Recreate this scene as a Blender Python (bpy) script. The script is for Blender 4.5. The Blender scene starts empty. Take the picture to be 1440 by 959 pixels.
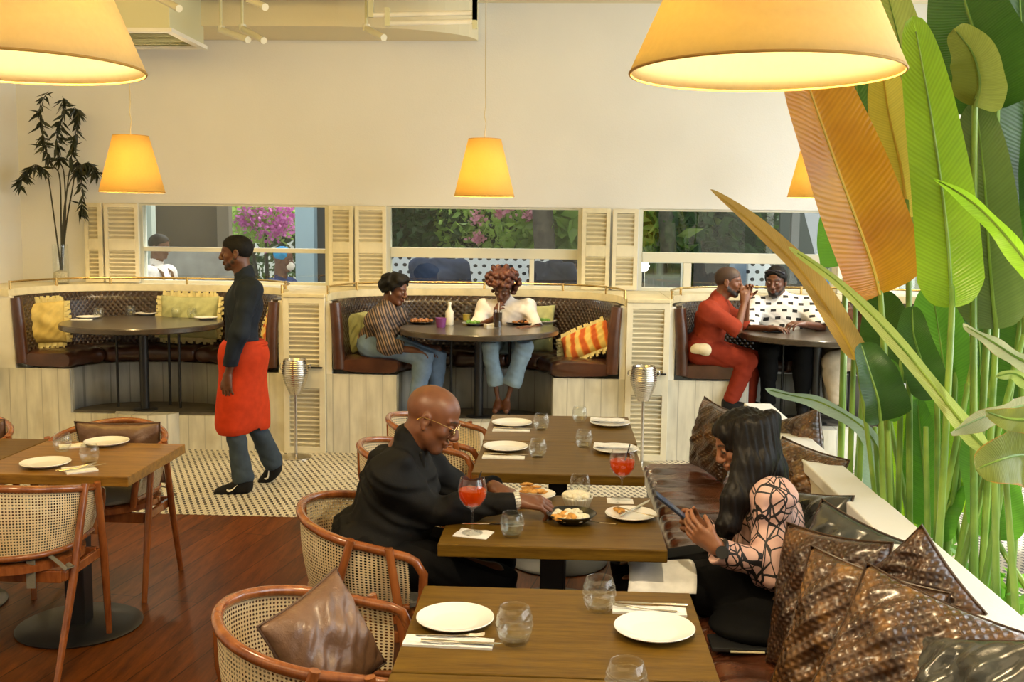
import bpy, bmesh, math, random
import numpy as np
from mathutils import Vector, Matrix, Euler, Quaternion
random.seed(7); rng = np.random.RandomState(5)
sc = bpy.context.scene
COL = sc.collection
PI = math.pi
R = math.radians
# ---------------------------------------------------------------- camera
FPX = 1450.0; CH = 1.84
yaw, pitch, roll = R(2.76), math.atan(160.5/1450.0), R(0.70)
F_ = Vector((-math.sin(yaw)*math.cos(pitch), math.cos(yaw)*math.cos(pitch), -math.sin(pitch)))
R0 = Vector((math.cos(yaw), math.sin(yaw), 0)); U0 = R0.cross(F_)
R_ = R0*math.cos(roll) + U0*math.sin(roll); U_ = U0*math.cos(roll) - R0*math.sin(roll)
CAM = Vector((0, 0, CH))
cd = bpy.data.cameras.new('camera'); cam = bpy.data.objects.new('camera', cd); COL.objects.link(cam)
cam.matrix_world = Matrix(((R_.x, U_.x, -F_.x, 0), (R_.y, U_.y, -F_.y, 0), (R_.z, U_.z, -F_.z, CH), (0, 0, 0, 1)))
cd.sensor_fit = 'HORIZONTAL'; cd.sensor_width = 36.0; cd.lens = 36.0*FPX/1440.0
cd.clip_start = 0.05; cd.clip_end = 200
sc.camera = cam
def ray(px, py): return (F_*FPX + R_*(px-720) + U_*(479.5-py)).normalized()
def at(px, py, Y):
    d = ray(px, py); return CAM + d*(Y/d.y)
def onz(px, py, z):
    d = ray(px, py); return CAM + d*((z-CH)/d.z)
# ---------------------------------------------------------------- object helpers
def tag(o, label=None, cat=None, group=None, kind=None):
    if label: o['label'] = label
    if cat: o['category'] = cat
    if group: o['group'] = group
    if kind: o['kind'] = kind
    return o
def thing(name, label, cat, loc=(0,0,0), rz=0, group=None):
    o = bpy.data.objects.new(name, None); COL.objects.link(o)
    o.empty_display_size = 0.05
    o.location = loc; o.rotation_euler = (0, 0, rz)
    return tag(o, label, cat, group)
def dup(root, loc, rz, label=None, group=None, cat=None):
    r = root.copy(); COL.objects.link(r); r.location = loc; r.rotation_euler = (0, 0, rz)
    tag(r, label, cat, group)
    for ch in list(root.children):
        c = ch.copy(); COL.objects.link(c); c.parent = r
        for g in list(ch.children):
            d = g.copy(); COL.objects.link(d); d.parent = c
    return r
class MB:
    def __init__(s): s.v = []; s.f = []; s.uv = {}; s.T = None
    def _add(s, vs, fs, uvs=None):
        b = len(s.v)
        if s.T is not None: vs = [s.T @ Vector(p) for p in vs]
        s.v += [tuple(p) for p in vs]
        for i, f in enumerate(fs):
            if uvs: s.uv[len(s.f)] = [uvs[j] for j in f]
            s.f.append(tuple(b+j for j in f))
        return s
    def box(s, c, size, rz=0, rx=0, ry=0):
        M_ = Matrix.Translation(Vector(c)) @ Euler((rx, ry, rz)).to_matrix().to_4x4()
        x, y, z = [k/2 for k in size]
        vs = [M_ @ Vector((sx*x, sy*y, sz*z)) for sx in (-1,1) for sy in (-1,1) for sz in (-1,1)]
        return s._add(vs, [(0,1,3,2),(4,6,7,5),(0,4,5,1),(2,3,7,6),(0,2,6,4),(1,5,7,3)])
    def bb(s, x0, x1, y0, y1, z0, z1): return s.box(((x0+x1)/2,(y0+y1)/2,(z0+z1)/2),(abs(x1-x0),abs(y1-y0),abs(z1-z0)))
    def bar(s, a, b, w, h, up=(0,0,1)):
        a = Vector(a); b = Vector(b); d = (b-a).normalized(); u = Vector(up)
        if abs(d.dot(u)) > .98: u = Vector((0,1,0))
        sx = d.cross(u).normalized()*w/2; u2 = sx.normalized().cross(d)*h/2
        vs = [p+i*sx+j*u2 for p in (a,b) for i,j in ((-1,-1),(1,-1),(1,1),(-1,1))]
        return s._add(vs, [(3,2,1,0),(4,5,6,7),(0,1,5,4),(1,2,6,5),(2,3,7,6),(3,0,4,7)])
    def tube(s, pts, r, n=10, closed=False, caps=True, flat=1.0):
        P = [Vector(p) for p in pts]; m = len(P)
        rs = r if isinstance(r, (list, tuple)) else [r]*m
        up = Vector((0,0,1)); prev = None; rings = []
        for i in range(m):
            if closed: t = (P[(i+1)%m]-P[i-1])
            else: t = P[min(i+1,m-1)]-P[max(i-1,0)]
            if t.length < 1e-9: t = Vector((0,0,1))
            t.normalize()
            if prev is None:
                a = up if abs(t.dot(up)) < .9 else Vector((1,0,0))
                x = t.cross(a).normalized()
            else:
                x = prev - t*prev.dot(t)
                x = x.normalized() if x.length > 1e-6 else t.cross(up).normalized()
            prev = x; y = t.cross(x)
            rings.append([P[i]+(x*math.cos(2*PI*k/n)+y*math.sin(2*PI*k/n)*flat)*rs[i] for k in range(n)])
        vs = [p for q in rings for p in q]; fs = []
        for i in range(m if closed else m-1):
            j = (i+1) % m
            for k in range(n): fs.append((i*n+k, i*n+(k+1)%n, j*n+(k+1)%n, j*n+k))
        if caps and not closed:
            fs.append(tuple(range(n-1,-1,-1))); fs.append(tuple((m-1)*n+k for k in range(n)))
        return s._add(vs, fs)
    def cyl(s, a, b, r, r2=None, n=20): return s.tube([a, b], [r, r if r2 is None else r2], n)
    def lathe(s, prof, c=(0,0,0), n=32, sx=1, sy=1):
        vs = []; fs = []; m = len(prof)
        for (r, z) in prof:
            for k in range(n):
                a = 2*PI*k/n; vs.append((c[0]+r*math.cos(a)*sx, c[1]+r*math.sin(a)*sy, c[2]+z))
        for i in range(m-1):
            for k in range(n): fs.append((i*n+k, i*n+(k+1)%n, (i+1)*n+(k+1)%n, (i+1)*n+k))
        if prof[0][0] > 1e-4: fs.append(tuple(range(n-1,-1,-1)))
        if prof[-1][0] > 1e-4: fs.append(tuple((m-1)*n+k for k in range(n)))
        return s._add(vs, fs)
    def grid(s, fn, nu, nv, closed_u=False, su=1, sv=1):
        vs = []; uv = []; fs = []
        for i in range(nu+1):
            for j in range(nv+1):
                vs.append(fn(i/nu, j/nv)); uv.append((i/nu*su, j/nv*sv))
        for i in range(nu):
            for j in range(nv):
                fs.append((i*(nv+1)+j, (i+1)*(nv+1)+j, (i+1)*(nv+1)+j+1, i*(nv+1)+j+1))
        return s._add(vs, fs, uv)
    def prism(s, poly, z0, z1):
        n = len(poly)
        vs = [(x,y,z0) for x,y in poly]+[(x,y,z1) for x,y in poly]
        return s._add(vs, [tuple(range(n-1,-1,-1)), tuple(range(n,2*n))]+[(i,(i+1)%n,n+(i+1)%n,n+i) for i in range(n)])
    def build(s, name, m, parent=None, smooth=False, bevel=0, solid=0, loc=None, rot=None, sub=0, merge=True, ang=40):
        me = bpy.data.meshes.new(name); me.from_pydata(s.v, [], s.f)
        if s.uv:
            l = me.uv_layers.new(name='UVMap')
            for p in me.polygons:
                u = s.uv.get(p.index)
                if u:
                    for li, q in zip(p.loop_indices, u): l.data[li].uv = q
        bm = bmesh.new(); bm.from_mesh(me)
        if merge: bmesh.ops.remove_doubles(bm, verts=bm.verts, dist=1e-5)
        bmesh.ops.recalc_face_normals(bm, faces=bm.faces); bm.to_mesh(me); bm.free()
        if smooth:
            for p in me.polygons: p.use_smooth = True
            if ang < 180:
                try: me.set_sharp_from_angle(angle=R(ang))
                except Exception: pass
        me.materials.append(m)
        o = bpy.data.objects.new(name, me); COL.objects.link(o)
        if parent: o.parent = parent
        if loc: o.location = loc
        if rot: o.rotation_euler = rot
        if solid: q = o.modifiers.new('s','SOLIDIFY'); q.thickness = solid; q.offset = 0
        if bevel: q = o.modifiers.new('b','BEVEL'); q.width = bevel; q.segments = 2; q.limit_method = 'ANGLE'; q.angle_limit = R(45)
        if sub: q = o.modifiers.new('u','SUBSURF'); q.levels = sub; q.render_levels = sub
        return o
def structure(o): o['kind'] = 'structure'; return o
# ---------------------------------------------------------------- materials
MATS = {}
def newmat(name):
    m = bpy.data.materials.new(name); m.use_nodes = True; nt = m.node_tree; nt.nodes.clear()
    out = nt.nodes.new('ShaderNodeOutputMaterial'); return m, nt, out
def nd(nt, t, ins=None, **kw):
    n = nt.nodes.new('ShaderNode'+t)
    for k, v in kw.items(): setattr(n, k, v)
    if ins:
        for k, v in ins.items():
            if isinstance(v, bpy.types.NodeSocket): nt.links.new(v, n.inputs[k])
            else: n.inputs[k].default_value = v
    return n
def c4(c): return (c[0], c[1], c[2], 1)
def math_(nt, op, a, b=None, c=None):
    n = nt.nodes.new('ShaderNodeMath'); n.operation = op
    for i, v in enumerate((a, b, c)):
        if v is None: continue
        if isinstance(v, bpy.types.NodeSocket): nt.links.new(v, n.inputs[i])
        else: n.inputs[i].default_value = v
    return n.outputs[0]
def mixc(nt, f, a, b, bt='MIX'):
    n = nt.nodes.new('ShaderNodeMix'); n.data_type = 'RGBA'; n.blend_type = bt
    for k, v in ((0, f), (6, a), (7, b)):
        if isinstance(v, bpy.types.NodeSocket): nt.links.new(v, n.inputs[k])
        else: n.inputs[k].default_value = c4(v) if k > 0 else v
    return n.outputs[2]
def bsdf(nt, out, col, rough=.5, metal=0, bump=None, bstr=.3, bdist=.01, **kw):
    p = nt.nodes.new('ShaderNodeBsdfPrincipled')
    def st(k, v):
        if isinstance(v, bpy.types.NodeSocket): nt.links.new(v, p.inputs[k])
        else: p.inputs[k].default_value = v
    st('Base Color', col if isinstance(col, bpy.types.NodeSocket) else c4(col)); st('Roughness', rough); st('Metallic', metal)
    for k, v in kw.items(): st(k.replace('_', ' '), v)
    if bump is not None:
        b = nd(nt, 'Bump', {'Strength': bstr, 'Distance': bdist, 'Height': bump}); nt.links.new(b.outputs[0], p.inputs['Normal'])
    if out is not None: nt.links.new(p.outputs[0], out.inputs[0])
    return p
def coords(nt, kind='Object', scale=(1,1,1), rot=(0,0,0)):
    tc = nt.nodes.new('ShaderNodeTexCoord'); mp = nd(nt, 'Mapping', {'Scale': scale, 'Rotation': rot})
    nt.links.new(tc.outputs[kind], mp.inputs[0]); return mp.outputs[0]
def sep(nt, v):
    s = nt.nodes.new('ShaderNodeSeparateXYZ'); nt.links.new(v, s.inputs[0]); return s.outputs
def noise(nt, vec, scale, detail=3, rough=.5):
    return nd(nt, 'TexNoise', {'Vector': vec, 'Scale': scale, 'Detail': detail, 'Roughness': rough}).outputs[0]
def ramp(nt, f, stops):
    n = nt.nodes.new('ShaderNodeValToRGB'); cr = n.color_ramp
    while len(cr.elements) < len(stops): cr.elements.new(.5)
    for e, (p, c) in zip(cr.elements, stops): e.position = p; e.color = c4(c)
    nt.links.new(f, n.inputs[0]); return n.outputs[0]
def mat(name, col, rough=.5, metal=0, var=0, vscale=6, bump=0, bscale=60, col2=None, stretch=(1,1,1), **kw):
    if name in MATS: return MATS[name]
    m, nt, out = newmat(name)
    v = coords(nt, 'Object', stretch)
    if var or col2:
        f = noise(nt, v, vscale, 4)
        a = col2 if col2 else tuple(c*(1-var) for c in col); b = col if col2 else tuple(min(1, c*(1+var)) for c in col)
        c = ramp(nt, f, [(.3, a), (.7, b)])
    else: c = col
    bsdf(nt, out, c, rough, metal, noise(nt, v, bscale, 3) if bump else None, bump, .004, **kw)
    MATS[name] = m; return m
def emis(name, col, s):
    m, nt, out = newmat(name); e = nd(nt, 'Emission', {'Color': c4(col), 'Strength': s}); nt.links.new(e.outputs[0], out.inputs[0]); return m
# ---------------------------------------------------------------- signed-distance modelling
def V3(p): return np.array([p[0], p[1], p[2]], dtype=np.float32)
class SDF:
    def __init__(s, lo, hi, h):
        s.h = h; s.lo = V3(lo); n = np.ceil((V3(hi)-s.lo)/h).astype(int)+1
        s.n = n; s.g = np.full(tuple(n), 9.0, dtype=np.float32)
        s.ax = [s.lo[i]+h*np.arange(n[i], dtype=np.float32) for i in range(3)]
    def sub(s, lo, hi):
        a = np.clip(np.floor((np.array(lo)-s.lo)/s.h).astype(int), 0, s.n); b = np.clip(np.ceil((np.array(hi)-s.lo)/s.h).astype(int)+1, 0, s.n)
        if np.any(b <= a): return None, None
        sl = tuple(slice(a[i], b[i]) for i in range(3))
        X = [s.ax[i][a[i]:b[i]].reshape([-1 if j == i else 1 for j in range(3)]) for i in range(3)]
        return sl, X
    def _op(s, sl, d, k, op):
        g = s.g[sl]
        if op == 'add':
            if k > 0: h = np.clip(.5+.5*(g-d)/k, 0, 1); s.g[sl] = g*(1-h)+d*h-k*h*(1-h)
            else: s.g[sl] = np.minimum(g, d)
        elif op == 'sub':
            d = -d
            if k > 0: h = np.clip(.5-.5*(g-d)/k, 0, 1); s.g[sl] = g*(1-h)+d*h+k*h*(1-h)
            else: s.g[sl] = np.maximum(g, d)
    def cap(s, a, ra, b, rb, k=.02, op='add', flat=None, axis=None):
        a = V3(a); b = V3(b); m = max(ra, rb)+max(k, .0)*1.5+s.h*3
        sl, X = s.sub(np.minimum(a, b)-m, np.maximum(a, b)+m)
        if sl is None: return s
        d = b-a; L2 = float(d @ d)+1e-12
        P = [X[i]-a[i] for i in range(3)]
        t = np.clip((P[0]*d[0]+P[1]*d[1]+P[2]*d[2])/L2, 0, 1)
        q = [P[i]-t*d[i] for i in range(3)]
        if flat is not None:      # thicker across `axis` directions divided by flat
            ax = V3(axis); ax = ax/np.linalg.norm(ax); w = q[0]*ax[0]+q[1]*ax[1]+q[2]*ax[2]
            ww = w*(1/flat-1); q = [q[i]+ww*ax[i] for i in range(3)]
        dist = np.sqrt(q[0]**2+q[1]**2+q[2]**2)-(ra+(rb-ra)*t)
        s._op(sl, dist.astype(np.float32), k, op); return s
    def ell(s, c, r, rot=None, k=.02, op='add'):
        c = V3(c); r = V3(r); m = float(max(r))+max(k, 0)*1.5+s.h*3
        sl, X = s.sub(c-m, c+m)
        if sl is None: return s
        P = [X[i]-c[i] for i in range(3)]
        if rot is not None:       # rot: 3x3 whose columns are the local axes
            Q = [P[0]*rot[0][i]+P[1]*rot[1][i]+P[2]*rot[2][i] for i in range(3)]
        else: Q = P
        k0 = np.sqrt((Q[0]/r[0])**2+(Q[1]/r[1])**2+(Q[2]/r[2])**2)
        k1 = np.sqrt((Q[0]/r[0]**2)**2+(Q[1]/r[1]**2)**2+(Q[2]/r[2]**2)**2)+1e-6
        s._op(sl, (k0*(k0-1)/k1).astype(np.float32), k, op); return s
    def cut(s, p, n, k=.004):     # removes everything on the side n points to
        p = V3(p); n = V3(n); n = n/np.linalg.norm(n)
        X = [s.ax[i].reshape([-1 if j == i else 1 for j in range(3)]) for i in range(3)]
        d = (X[0]-p[0])*n[0]+(X[1]-p[1])*n[1]+(X[2]-p[2])*n[2]
        s.g = np.maximum(s.g, d.astype(np.float32)); return s
    def cutball(s, c, r):
        return s.ell(c, (r, r, r), k=0, op='sub')
    def wob(s, amp, freq, seed=0):
        q = np.random.RandomState(seed)
        X = [s.ax[i].reshape([-1 if j == i else 1 for j in range(3)]) for i in range(3)]
        for _ in range(3):
            d = q.normal(size=3); d /= np.linalg.norm(d); e = q.normal(size=3); e /= np.linalg.norm(e)
            f = freq*q.uniform(.7, 1.5)
            a = (X[0]*d[0]+X[1]*d[1]+X[2]*d[2])*f; b = (X[0]*e[0]+X[1]*e[1]+X[2]*e[2])*f*.5
            s.g = s.g+(amp/2*np.sin(a+1.7*np.sin(b)+q.uniform(0, 6))).astype(np.float32)
        return s
    def strands(s):
        X = [s.ax[i].reshape([-1 if j == i else 1 for j in range(3)]) for i in range(3)]
        for fx, fy, a in ((230, 70, .0013), (110, -170, .0014), (360, 230, .0009)): s.g = s.g+(a*np.sin(X[0]*fx+X[1]*fy+X[2]*14)).astype(np.float32)
        return s
    def mesh(s, name, m, parent=None, origin=(0,0,0), paint=None, base=None):
        g = s.g; n = s.n; ins = g < 0
        cc = np.zeros(tuple(n-1), dtype=np.int8)
        for i in (0,1):
            for j in (0,1):
                for k in (0,1): cc += ins[i:n[0]-1+i, j:n[1]-1+j, k:n[2]-1+k]
        act = (cc > 0) & (cc < 8); idx = np.argwhere(act)
        if len(idx) == 0: print('EMPTY SDF', name); return None
        ids = -np.ones(act.shape, dtype=np.int64); ids[act] = np.arange(len(idx))
        cor = {}
        for i in (0,1):
            for j in (0,1):
                for k in (0,1): cor[(i,j,k)] = g[idx[:,0]+i, idx[:,1]+j, idx[:,2]+k]
        acc = np.zeros((len(idx), 3)); cnt = np.zeros(len(idx))
        keys = list(cor)
        for a in keys:
            for ax in range(3):
                if a[ax]: continue
                b = list(a); b[ax] = 1; b = tuple(b)
                va, vb = cor[a], cor[b]; m_ = (va < 0) != (vb < 0)
                t = np.where(m_, va/np.where(m_, va-vb, 1), 0)
                p = np.array(a, dtype=float)[None, :].repeat(len(idx), 0); p[:, ax] = t
                acc += p*m_[:, None]; cnt += m_
        vs = (idx+acc/cnt[:, None])*s.h+s.lo[None, :]-np.array([origin[0], origin[1], origin[2]])[None, :]
        fs = []
        for ax in range(3):
            a1, a2 = [(1,2),(2,0),(0,1)][ax]
            sl0 = [slice(None)]*3; sl1 = [slice(None)]*3; sl0[ax] = slice(0, n[ax]-1); sl1[ax] = slice(1, n[ax])
            A, B = ins[tuple(sl0)], ins[tuple(sl1)]
            e = np.argwhere(A != B); e = e[(e[:, a1] > 0) & (e[:, a2] > 0) & (e[:, a1] < n[a1]-1) & (e[:, a2] < n[a2]-1)]
            if not len(e): continue
            fl = A[e[:,0], e[:,1], e[:,2]]
            def cid(o1, o2):
                q = e.copy(); q[:, a1] -= o1; q[:, a2] -= o2; return ids[q[:,0], q[:,1], q[:,2]]
            q = np.stack([cid(1,1), cid(0,1), cid(0,0), cid(1,0)], 1)
            q[~fl] = q[~fl][:, ::-1]; fs.append(q)
        F = np.concatenate(fs)
        me = bpy.data.meshes.new(name)
        me.vertices.add(len(vs)); me.vertices.foreach_set('co', vs.astype(np.float32).ravel())
        me.loops.add(F.size); me.loops.foreach_set('vertex_index', F.astype(np.int32).ravel())
        me.polygons.add(len(F)); me.polygons.foreach_set('loop_start', (np.arange(len(F))*4).astype(np.int32))
        me.polygons.foreach_set('loop_total', np.full(len(F), 4, dtype=np.int32))
        me.polygons.foreach_set('use_smooth', np.ones(len(F), dtype=bool))
        me.update(calc_edges=True); me.validate()
        if base is not None:
            c = np.tile(np.array([*base, 1.0]), (len(vs), 1)); W = vs+np.array([origin[0], origin[1], origin[2]])[None, :]
            for (pc, pr, colr, soft) in (paint or []):
                pr = V3(pr) if hasattr(pr, '__len__') else V3((pr, pr, pr))
                if soft == 'M': pass
                d = np.sqrt((((W-V3(pc)[None, :])/pr[None, :])**2).sum(1)); w = np.clip((1-d)/max(soft, 1e-3), 0, 1)[:, None]
                c[:, :3] = c[:, :3]*(1-w)+np.array(colr)[None, :]*w
            ca = me.color_attributes.new('Col', 'FLOAT_COLOR', 'POINT'); ca.data.foreach_set('color', c.astype(np.float32).ravel())
        me.materials.append(m)
        o = bpy.data.objects.new(name, me); COL.objects.link(o)
        if parent: o.parent = parent
        return o
# ================================================================ materials
def wallmat(name, col, rough=.85, bump=.25):
    m, nt, out = newmat(name); v = coords(nt)
    f = noise(nt, v, 1.3, 4); f2 = noise(nt, v, 90, 3)
    c = ramp(nt, f, [(.3, tuple(k*.94 for k in col)), (.7, col)])
    bsdf(nt, out, c, rough, 0, f2, bump, .004); return m
m_wall = wallmat('plaster', (.84,.83,.80)); m_ceil = wallmat('ceiling_paint', (.80,.72,.50)); m_leftwall = wallmat('left_plaster', (.86,.83,.76))
def plankmat(name, col, pitch, axis, groove=.55, rough=.45, dirt=.25, gw=.03):
    m, nt, out = newmat(name); v = coords(nt); s = sep(nt, v)
    fr = math_(nt, 'FRACT', math_(nt, 'DIVIDE', s[axis], pitch))
    g = math_(nt, 'LESS_THAN', math_(nt, 'ABSOLUTE', math_(nt, 'SUBTRACT', fr, .5)), gw)
    f = noise(nt, coords(nt, scale=(3,3,.6)), 5, 5)
    f3 = ramp(nt, noise(nt, v, 3.1, 4), [(.55, (0,0,0)), (.72, (1,1,1))])
    c = ramp(nt, f, [(.3, tuple(k*(1-dirt) for k in col)), (.65, col)])
    c = mixc(nt, f3, c, mixc(nt, .5, c, (.46,.40,.28)))
    c = mixc(nt, g, c, tuple(k*groove for k in col))
    bsdf(nt, out, c, rough, 0, math_(nt, 'SUBTRACT', 1, g), .6, .004); return m
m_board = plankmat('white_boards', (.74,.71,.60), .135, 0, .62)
m_cream = mat('cream_paint', (.78,.72,.55), .45, var=.06, vscale=8)
m_creamd = mat('cream_paint_deep', (.72,.64,.42), .5, var=.1, vscale=12)  # deeper, yellower cream for ledge caps and the narrow turned shutters
m_whitep = mat('white_paint', (.85,.82,.74), .4, var=.05)
def woodmat(name, a, b, axis_scale, rough=.35, plank=None, bump=.15, coat=0, spec=.5):
    m, nt, out = newmat(name); v = coords(nt, scale=axis_scale)
    f = noise(nt, v, 3.0, 8, .62); f2 = noise(nt, v, 14, 4, .6)
    c = ramp(nt, math_(nt, 'ADD', math_(nt, 'MULTIPLY', f, .7), math_(nt, 'MULTIPLY', f2, .3)), [(.34, a), (.66, b)])
    h = f2
    if plank:
        br = nd(nt, 'TexBrick', {'Vector': coords(nt), 'Color1': (.75,.75,.75,1), 'Color2': (1.25,1.25,1.25,1), 'Mortar': (.25,.25,.25,1), 'Scale': 1.0, 'Mortar Size': plank[2], 'Mortar Smooth': .2, 'Brick Width': plank[0], 'Row Height': plank[1]})
        br.inputs['Vector'].default_value = (0,0,0)
        vv = coords(nt, rot=(0,0,plank[3])); nt.links.new(vv, br.inputs['Vector'])
        c = mixc(nt, 1.0, c, br.outputs[0], 'MULTIPLY')
    bsdf(nt, out, c, rough, 0, h, bump, .003, Coat_Weight=coat, Coat_Roughness=.15, Specular_IOR_Level=spec); return m
m_floor = woodmat('merbau_floor', (.045,.011,.0015), (.165,.045,.006), (7,.9,1), .42, plank=(2.2,.17,.0034,R(-80)), coat=.03, spec=.16)
m_table = woodmat('oak_tabletop', (.075,.035,.003), (.170,.092,.009), (1.2,12,12), .42, plank=None, coat=.02, spec=.22)
m_table2 = woodmat('oak_tabletop_warm', (.12,.048,.006), (.34,.165,.022), (1.0,10,10), .34, coat=.08, spec=.35)
m_tedge = woodmat('oak_edge', (.19,.14,.06), (.34,.26,.12), (1.0,14,14), .5)
m_dtable = woodmat('dark_round_top', (.035,.026,.018), (.085,.062,.04), (2,12,12), .28, coat=.3)
m_rattan = woodmat('rattan_wood', (.17,.042,.010), (.36,.115,.028), (6,6,1.2), .22, coat=.7)
m_rattan_l = woodmat('rattan_wood_light', (.30,.12,.03), (.48,.22,.07), (6,6,1.2), .22, coat=.7)
def tilemat():
    m, nt, out = newmat('mosaic_tile'); s = sep(nt, coords(nt))
    a, b = .046, .050
    row = math_(nt, 'DIVIDE', s[1], b); rf = math_(nt, 'FLOOR', row)
    off = math_(nt, 'MULTIPLY', math_(nt, 'MODULO', math_(nt, 'ABSOLUTE', rf), 2), .5)
    u = math_(nt, 'SUBTRACT', math_(nt, 'FRACT', math_(nt, 'ADD', math_(nt, 'DIVIDE', s[0], a), off)), .5)
    v = math_(nt, 'SUBTRACT', math_(nt, 'FRACT', row), .5)
    u2 = math_(nt, 'ADD', u, math_(nt, 'MULTIPLY', v, .25))
    d = math_(nt, 'MULTIPLY', math_(nt, 'LESS_THAN', math_(nt, 'ABSOLUTE', u2), .21), math_(nt, 'LESS_THAN', math_(nt, 'ABSOLUTE', v), .36))
    # grout lines around the dash
    g1 = math_(nt, 'GREATER_THAN', math_(nt, 'ABSOLUTE', v), .465); g2 = math_(nt, 'GREATER_THAN', math_(nt, 'ABSOLUTE', u2), .46)
    gr = math_(nt, 'MAXIMUM', g1, g2)
    base = ramp(nt, noise(nt, coords(nt), 2.0, 3), [(.3, (.60,.55,.43)), (.7, (.74,.69,.57))])
    c = mixc(nt, math_(nt, 'MULTIPLY', gr, .45), base, (.38,.34,.26)); c = mixc(nt, d, c, (.035,.028,.022))
    bsdf(nt, out, c, .32, 0, math_(nt, 'SUBTRACT', 1, gr), .3, .002); return m
m_tile = tilemat()
def leather(name, a, b, rough=.32, weave=0, bumps=.5, scale=9, coat=.25, uv=False, mottled=None):
    m, nt, out = newmat(name); v = coords(nt)
    f = noise(nt, v, scale, 5, .6); c = ramp(nt, f, [(.32, a), (.7, b)])
    h = noise(nt, v, scale*1.6, 6, .65)
    if mottled:
        c = mixc(nt, ramp(nt, noise(nt, v, scale*.45, 3), [(.5, (0,0,0)), (.66, (1,1,1))]), c, mottled)
    if weave:
        if uv:
            tc = nt.nodes.new('ShaderNodeUVMap'); uvv = tc.outputs[0]
        else: uvv = v
        mp = nd(nt, 'Mapping', {'Vector': uvv, 'Rotation': (0,0,R(45))})
        ch = nd(nt, 'TexWave', {'Vector': mp.outputs[0], 'Scale': weave, 'Distortion': .3}, wave_type='BANDS', bands_direction='X').outputs[1]
        ch2 = nd(nt, 'TexWave', {'Vector': mp.outputs[0], 'Scale': weave, 'Distortion': .3}, wave_type='BANDS', bands_direction='Y').outputs[1]
        w = math_(nt, 'MULTIPLY', ch, ch2)
        h = math_(nt, 'ADD', math_(nt, 'MULTIPLY', h, .22), w)
        c = mixc(nt, math_(nt, 'MULTIPLY', math_(nt, 'SUBTRACT', 1, w), .45), c, tuple(k*.3 for k in a))
    bsdf(nt, out, c, rough, 0, h, bumps, .012, Coat_Weight=coat, Coat_Roughness=.2); return m
m_seat = leather('booth_seat_leather', (.045,.016,.008), (.095,.036,.018), .28, bumps=.35, scale=5)
m_backr = leather('woven_back_leather', (.036,.020,.013), (.090,.054,.034), .30, weave=2.6, uv=True, bumps=1.0)
m_bench = leather('bench_leather', (.035,.014,.008), (.17,.050,.020), .24, bumps=1.0, scale=4.5, coat=.5)
m_brass = mat('brass', (.75,.52,.20), .25, 1.0)
m_steel = mat('brushed_steel', (.62,.59,.54), .22, 1.0, var=.1, vscale=30)
m_black = mat('black_iron', (.012,.012,.013), .42)
m_plat = mat('platform_floor', (.085,.072,.055), .6, var=.3, vscale=10)
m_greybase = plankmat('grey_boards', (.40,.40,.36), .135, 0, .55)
m_dark = mat('dark_panel', (.045,.042,.036), .5, var=.15)
# ================================================================ room shell
X_L, Y_B, ZC = -4.95, 9.25, 3.78
X_R = 3.55
Z_SILL, Z_HEAD = 1.285, 2.015
def PX(px, Y, py=350): return at(px, py, Y).x
w_x = [(PX(195,Y_B), PX(462,Y_B)), (PX(543,Y_B), PX(818,Y_B)), (PX(898,Y_B), PX(1178,Y_B)), (PX(1262,Y_B), X_R-.12)]
b = MB(); b.bb(X_L-.2, X_R+.2, -3.0, 6.28, -.12, 0); structure(b.build('floor', m_floor))
b = MB(); b.bb(X_L-.2, 1.30, 6.28, Y_B, -.12, 0); b.bb(1.30, X_R+.2, 6.28, Y_B, -.12, 0)
structure(b.build('floor.001', m_tile))
b = MB(); b.bb(1.17, X_R, -1.0, 6.28, 0, .006); structure(b.build('floor.002', m_tile))
b = MB()
b.bb(X_L, X_R, Y_B, Y_B+.2, Z_HEAD, ZC)
b.bb(X_L, X_R, Y_B, Y_B+.2, 0, Z_SILL)
edges = [X_L]+[e for w in w_x for e in w]+[X_R]
for i in range(0, len(edges), 2): b.bb(edges[i], edges[i+1], Y_B, Y_B+.2, Z_SILL, Z_HEAD)
structure(b.build('wall_back', m_wall))
b = MB(); b.bb(X_L-.2, X_L, -3, Y_B+.2, 0, ZC); structure(b.build('wall_left', m_leftwall))
b = MB(); b.bb(X_L-.2, X_R+.2, -3.2, -3.0, 0, ZC); structure(b.build('wall_front', m_leftwall))
b = MB(); b.bb(X_L-.2, X_R+.2, -3.2, Y_B+.2, ZC, ZC+.15); structure(b.build('ceiling', m_ceil))
# dropped soffit along the back wall, its right end rounded
xs1 = at(668, 30, 8.9).x
poly = [(X_L, Y_B-.01), (X_L, 8.60)]+[(xs1-1.3+1.3*math.sin(t), Y_B-.01-.65*math.cos(t)) for t in [R(a) for a in range(0, 91, 9)]]
b = MB(); b.prism(poly, 3.455, ZC-.005); structure(b.build('trim_1', m_ceil))
# beam further forward (cream strip along the very top of the picture)
b = MB(); b.bb(X_L, xs1-.1, 6.9, 8.2, 3.60, ZC-.005); structure(b.build('trim_2', m_ceil))
# right side: glazed front with white posts, lower louvres; daylight comes through it
b = MB()
for y in (0.2, 2.2, 4.2, 6.2, 8.1, 9.15): b.bb(X_R, X_R+.12, y-.07, y+.07, 0, ZC)
b.bb(X_R, X_R+.12, -3, 9.24, ZC-.30, ZC); b.bb(X_R, X_R+.12, -3, 9.24, 0, .12); b.bb(X_R+.02, X_R+.08, -3, 9.24, 2.55, 2.65)
structure(b.build('wall_right', m_whitep))
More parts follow.
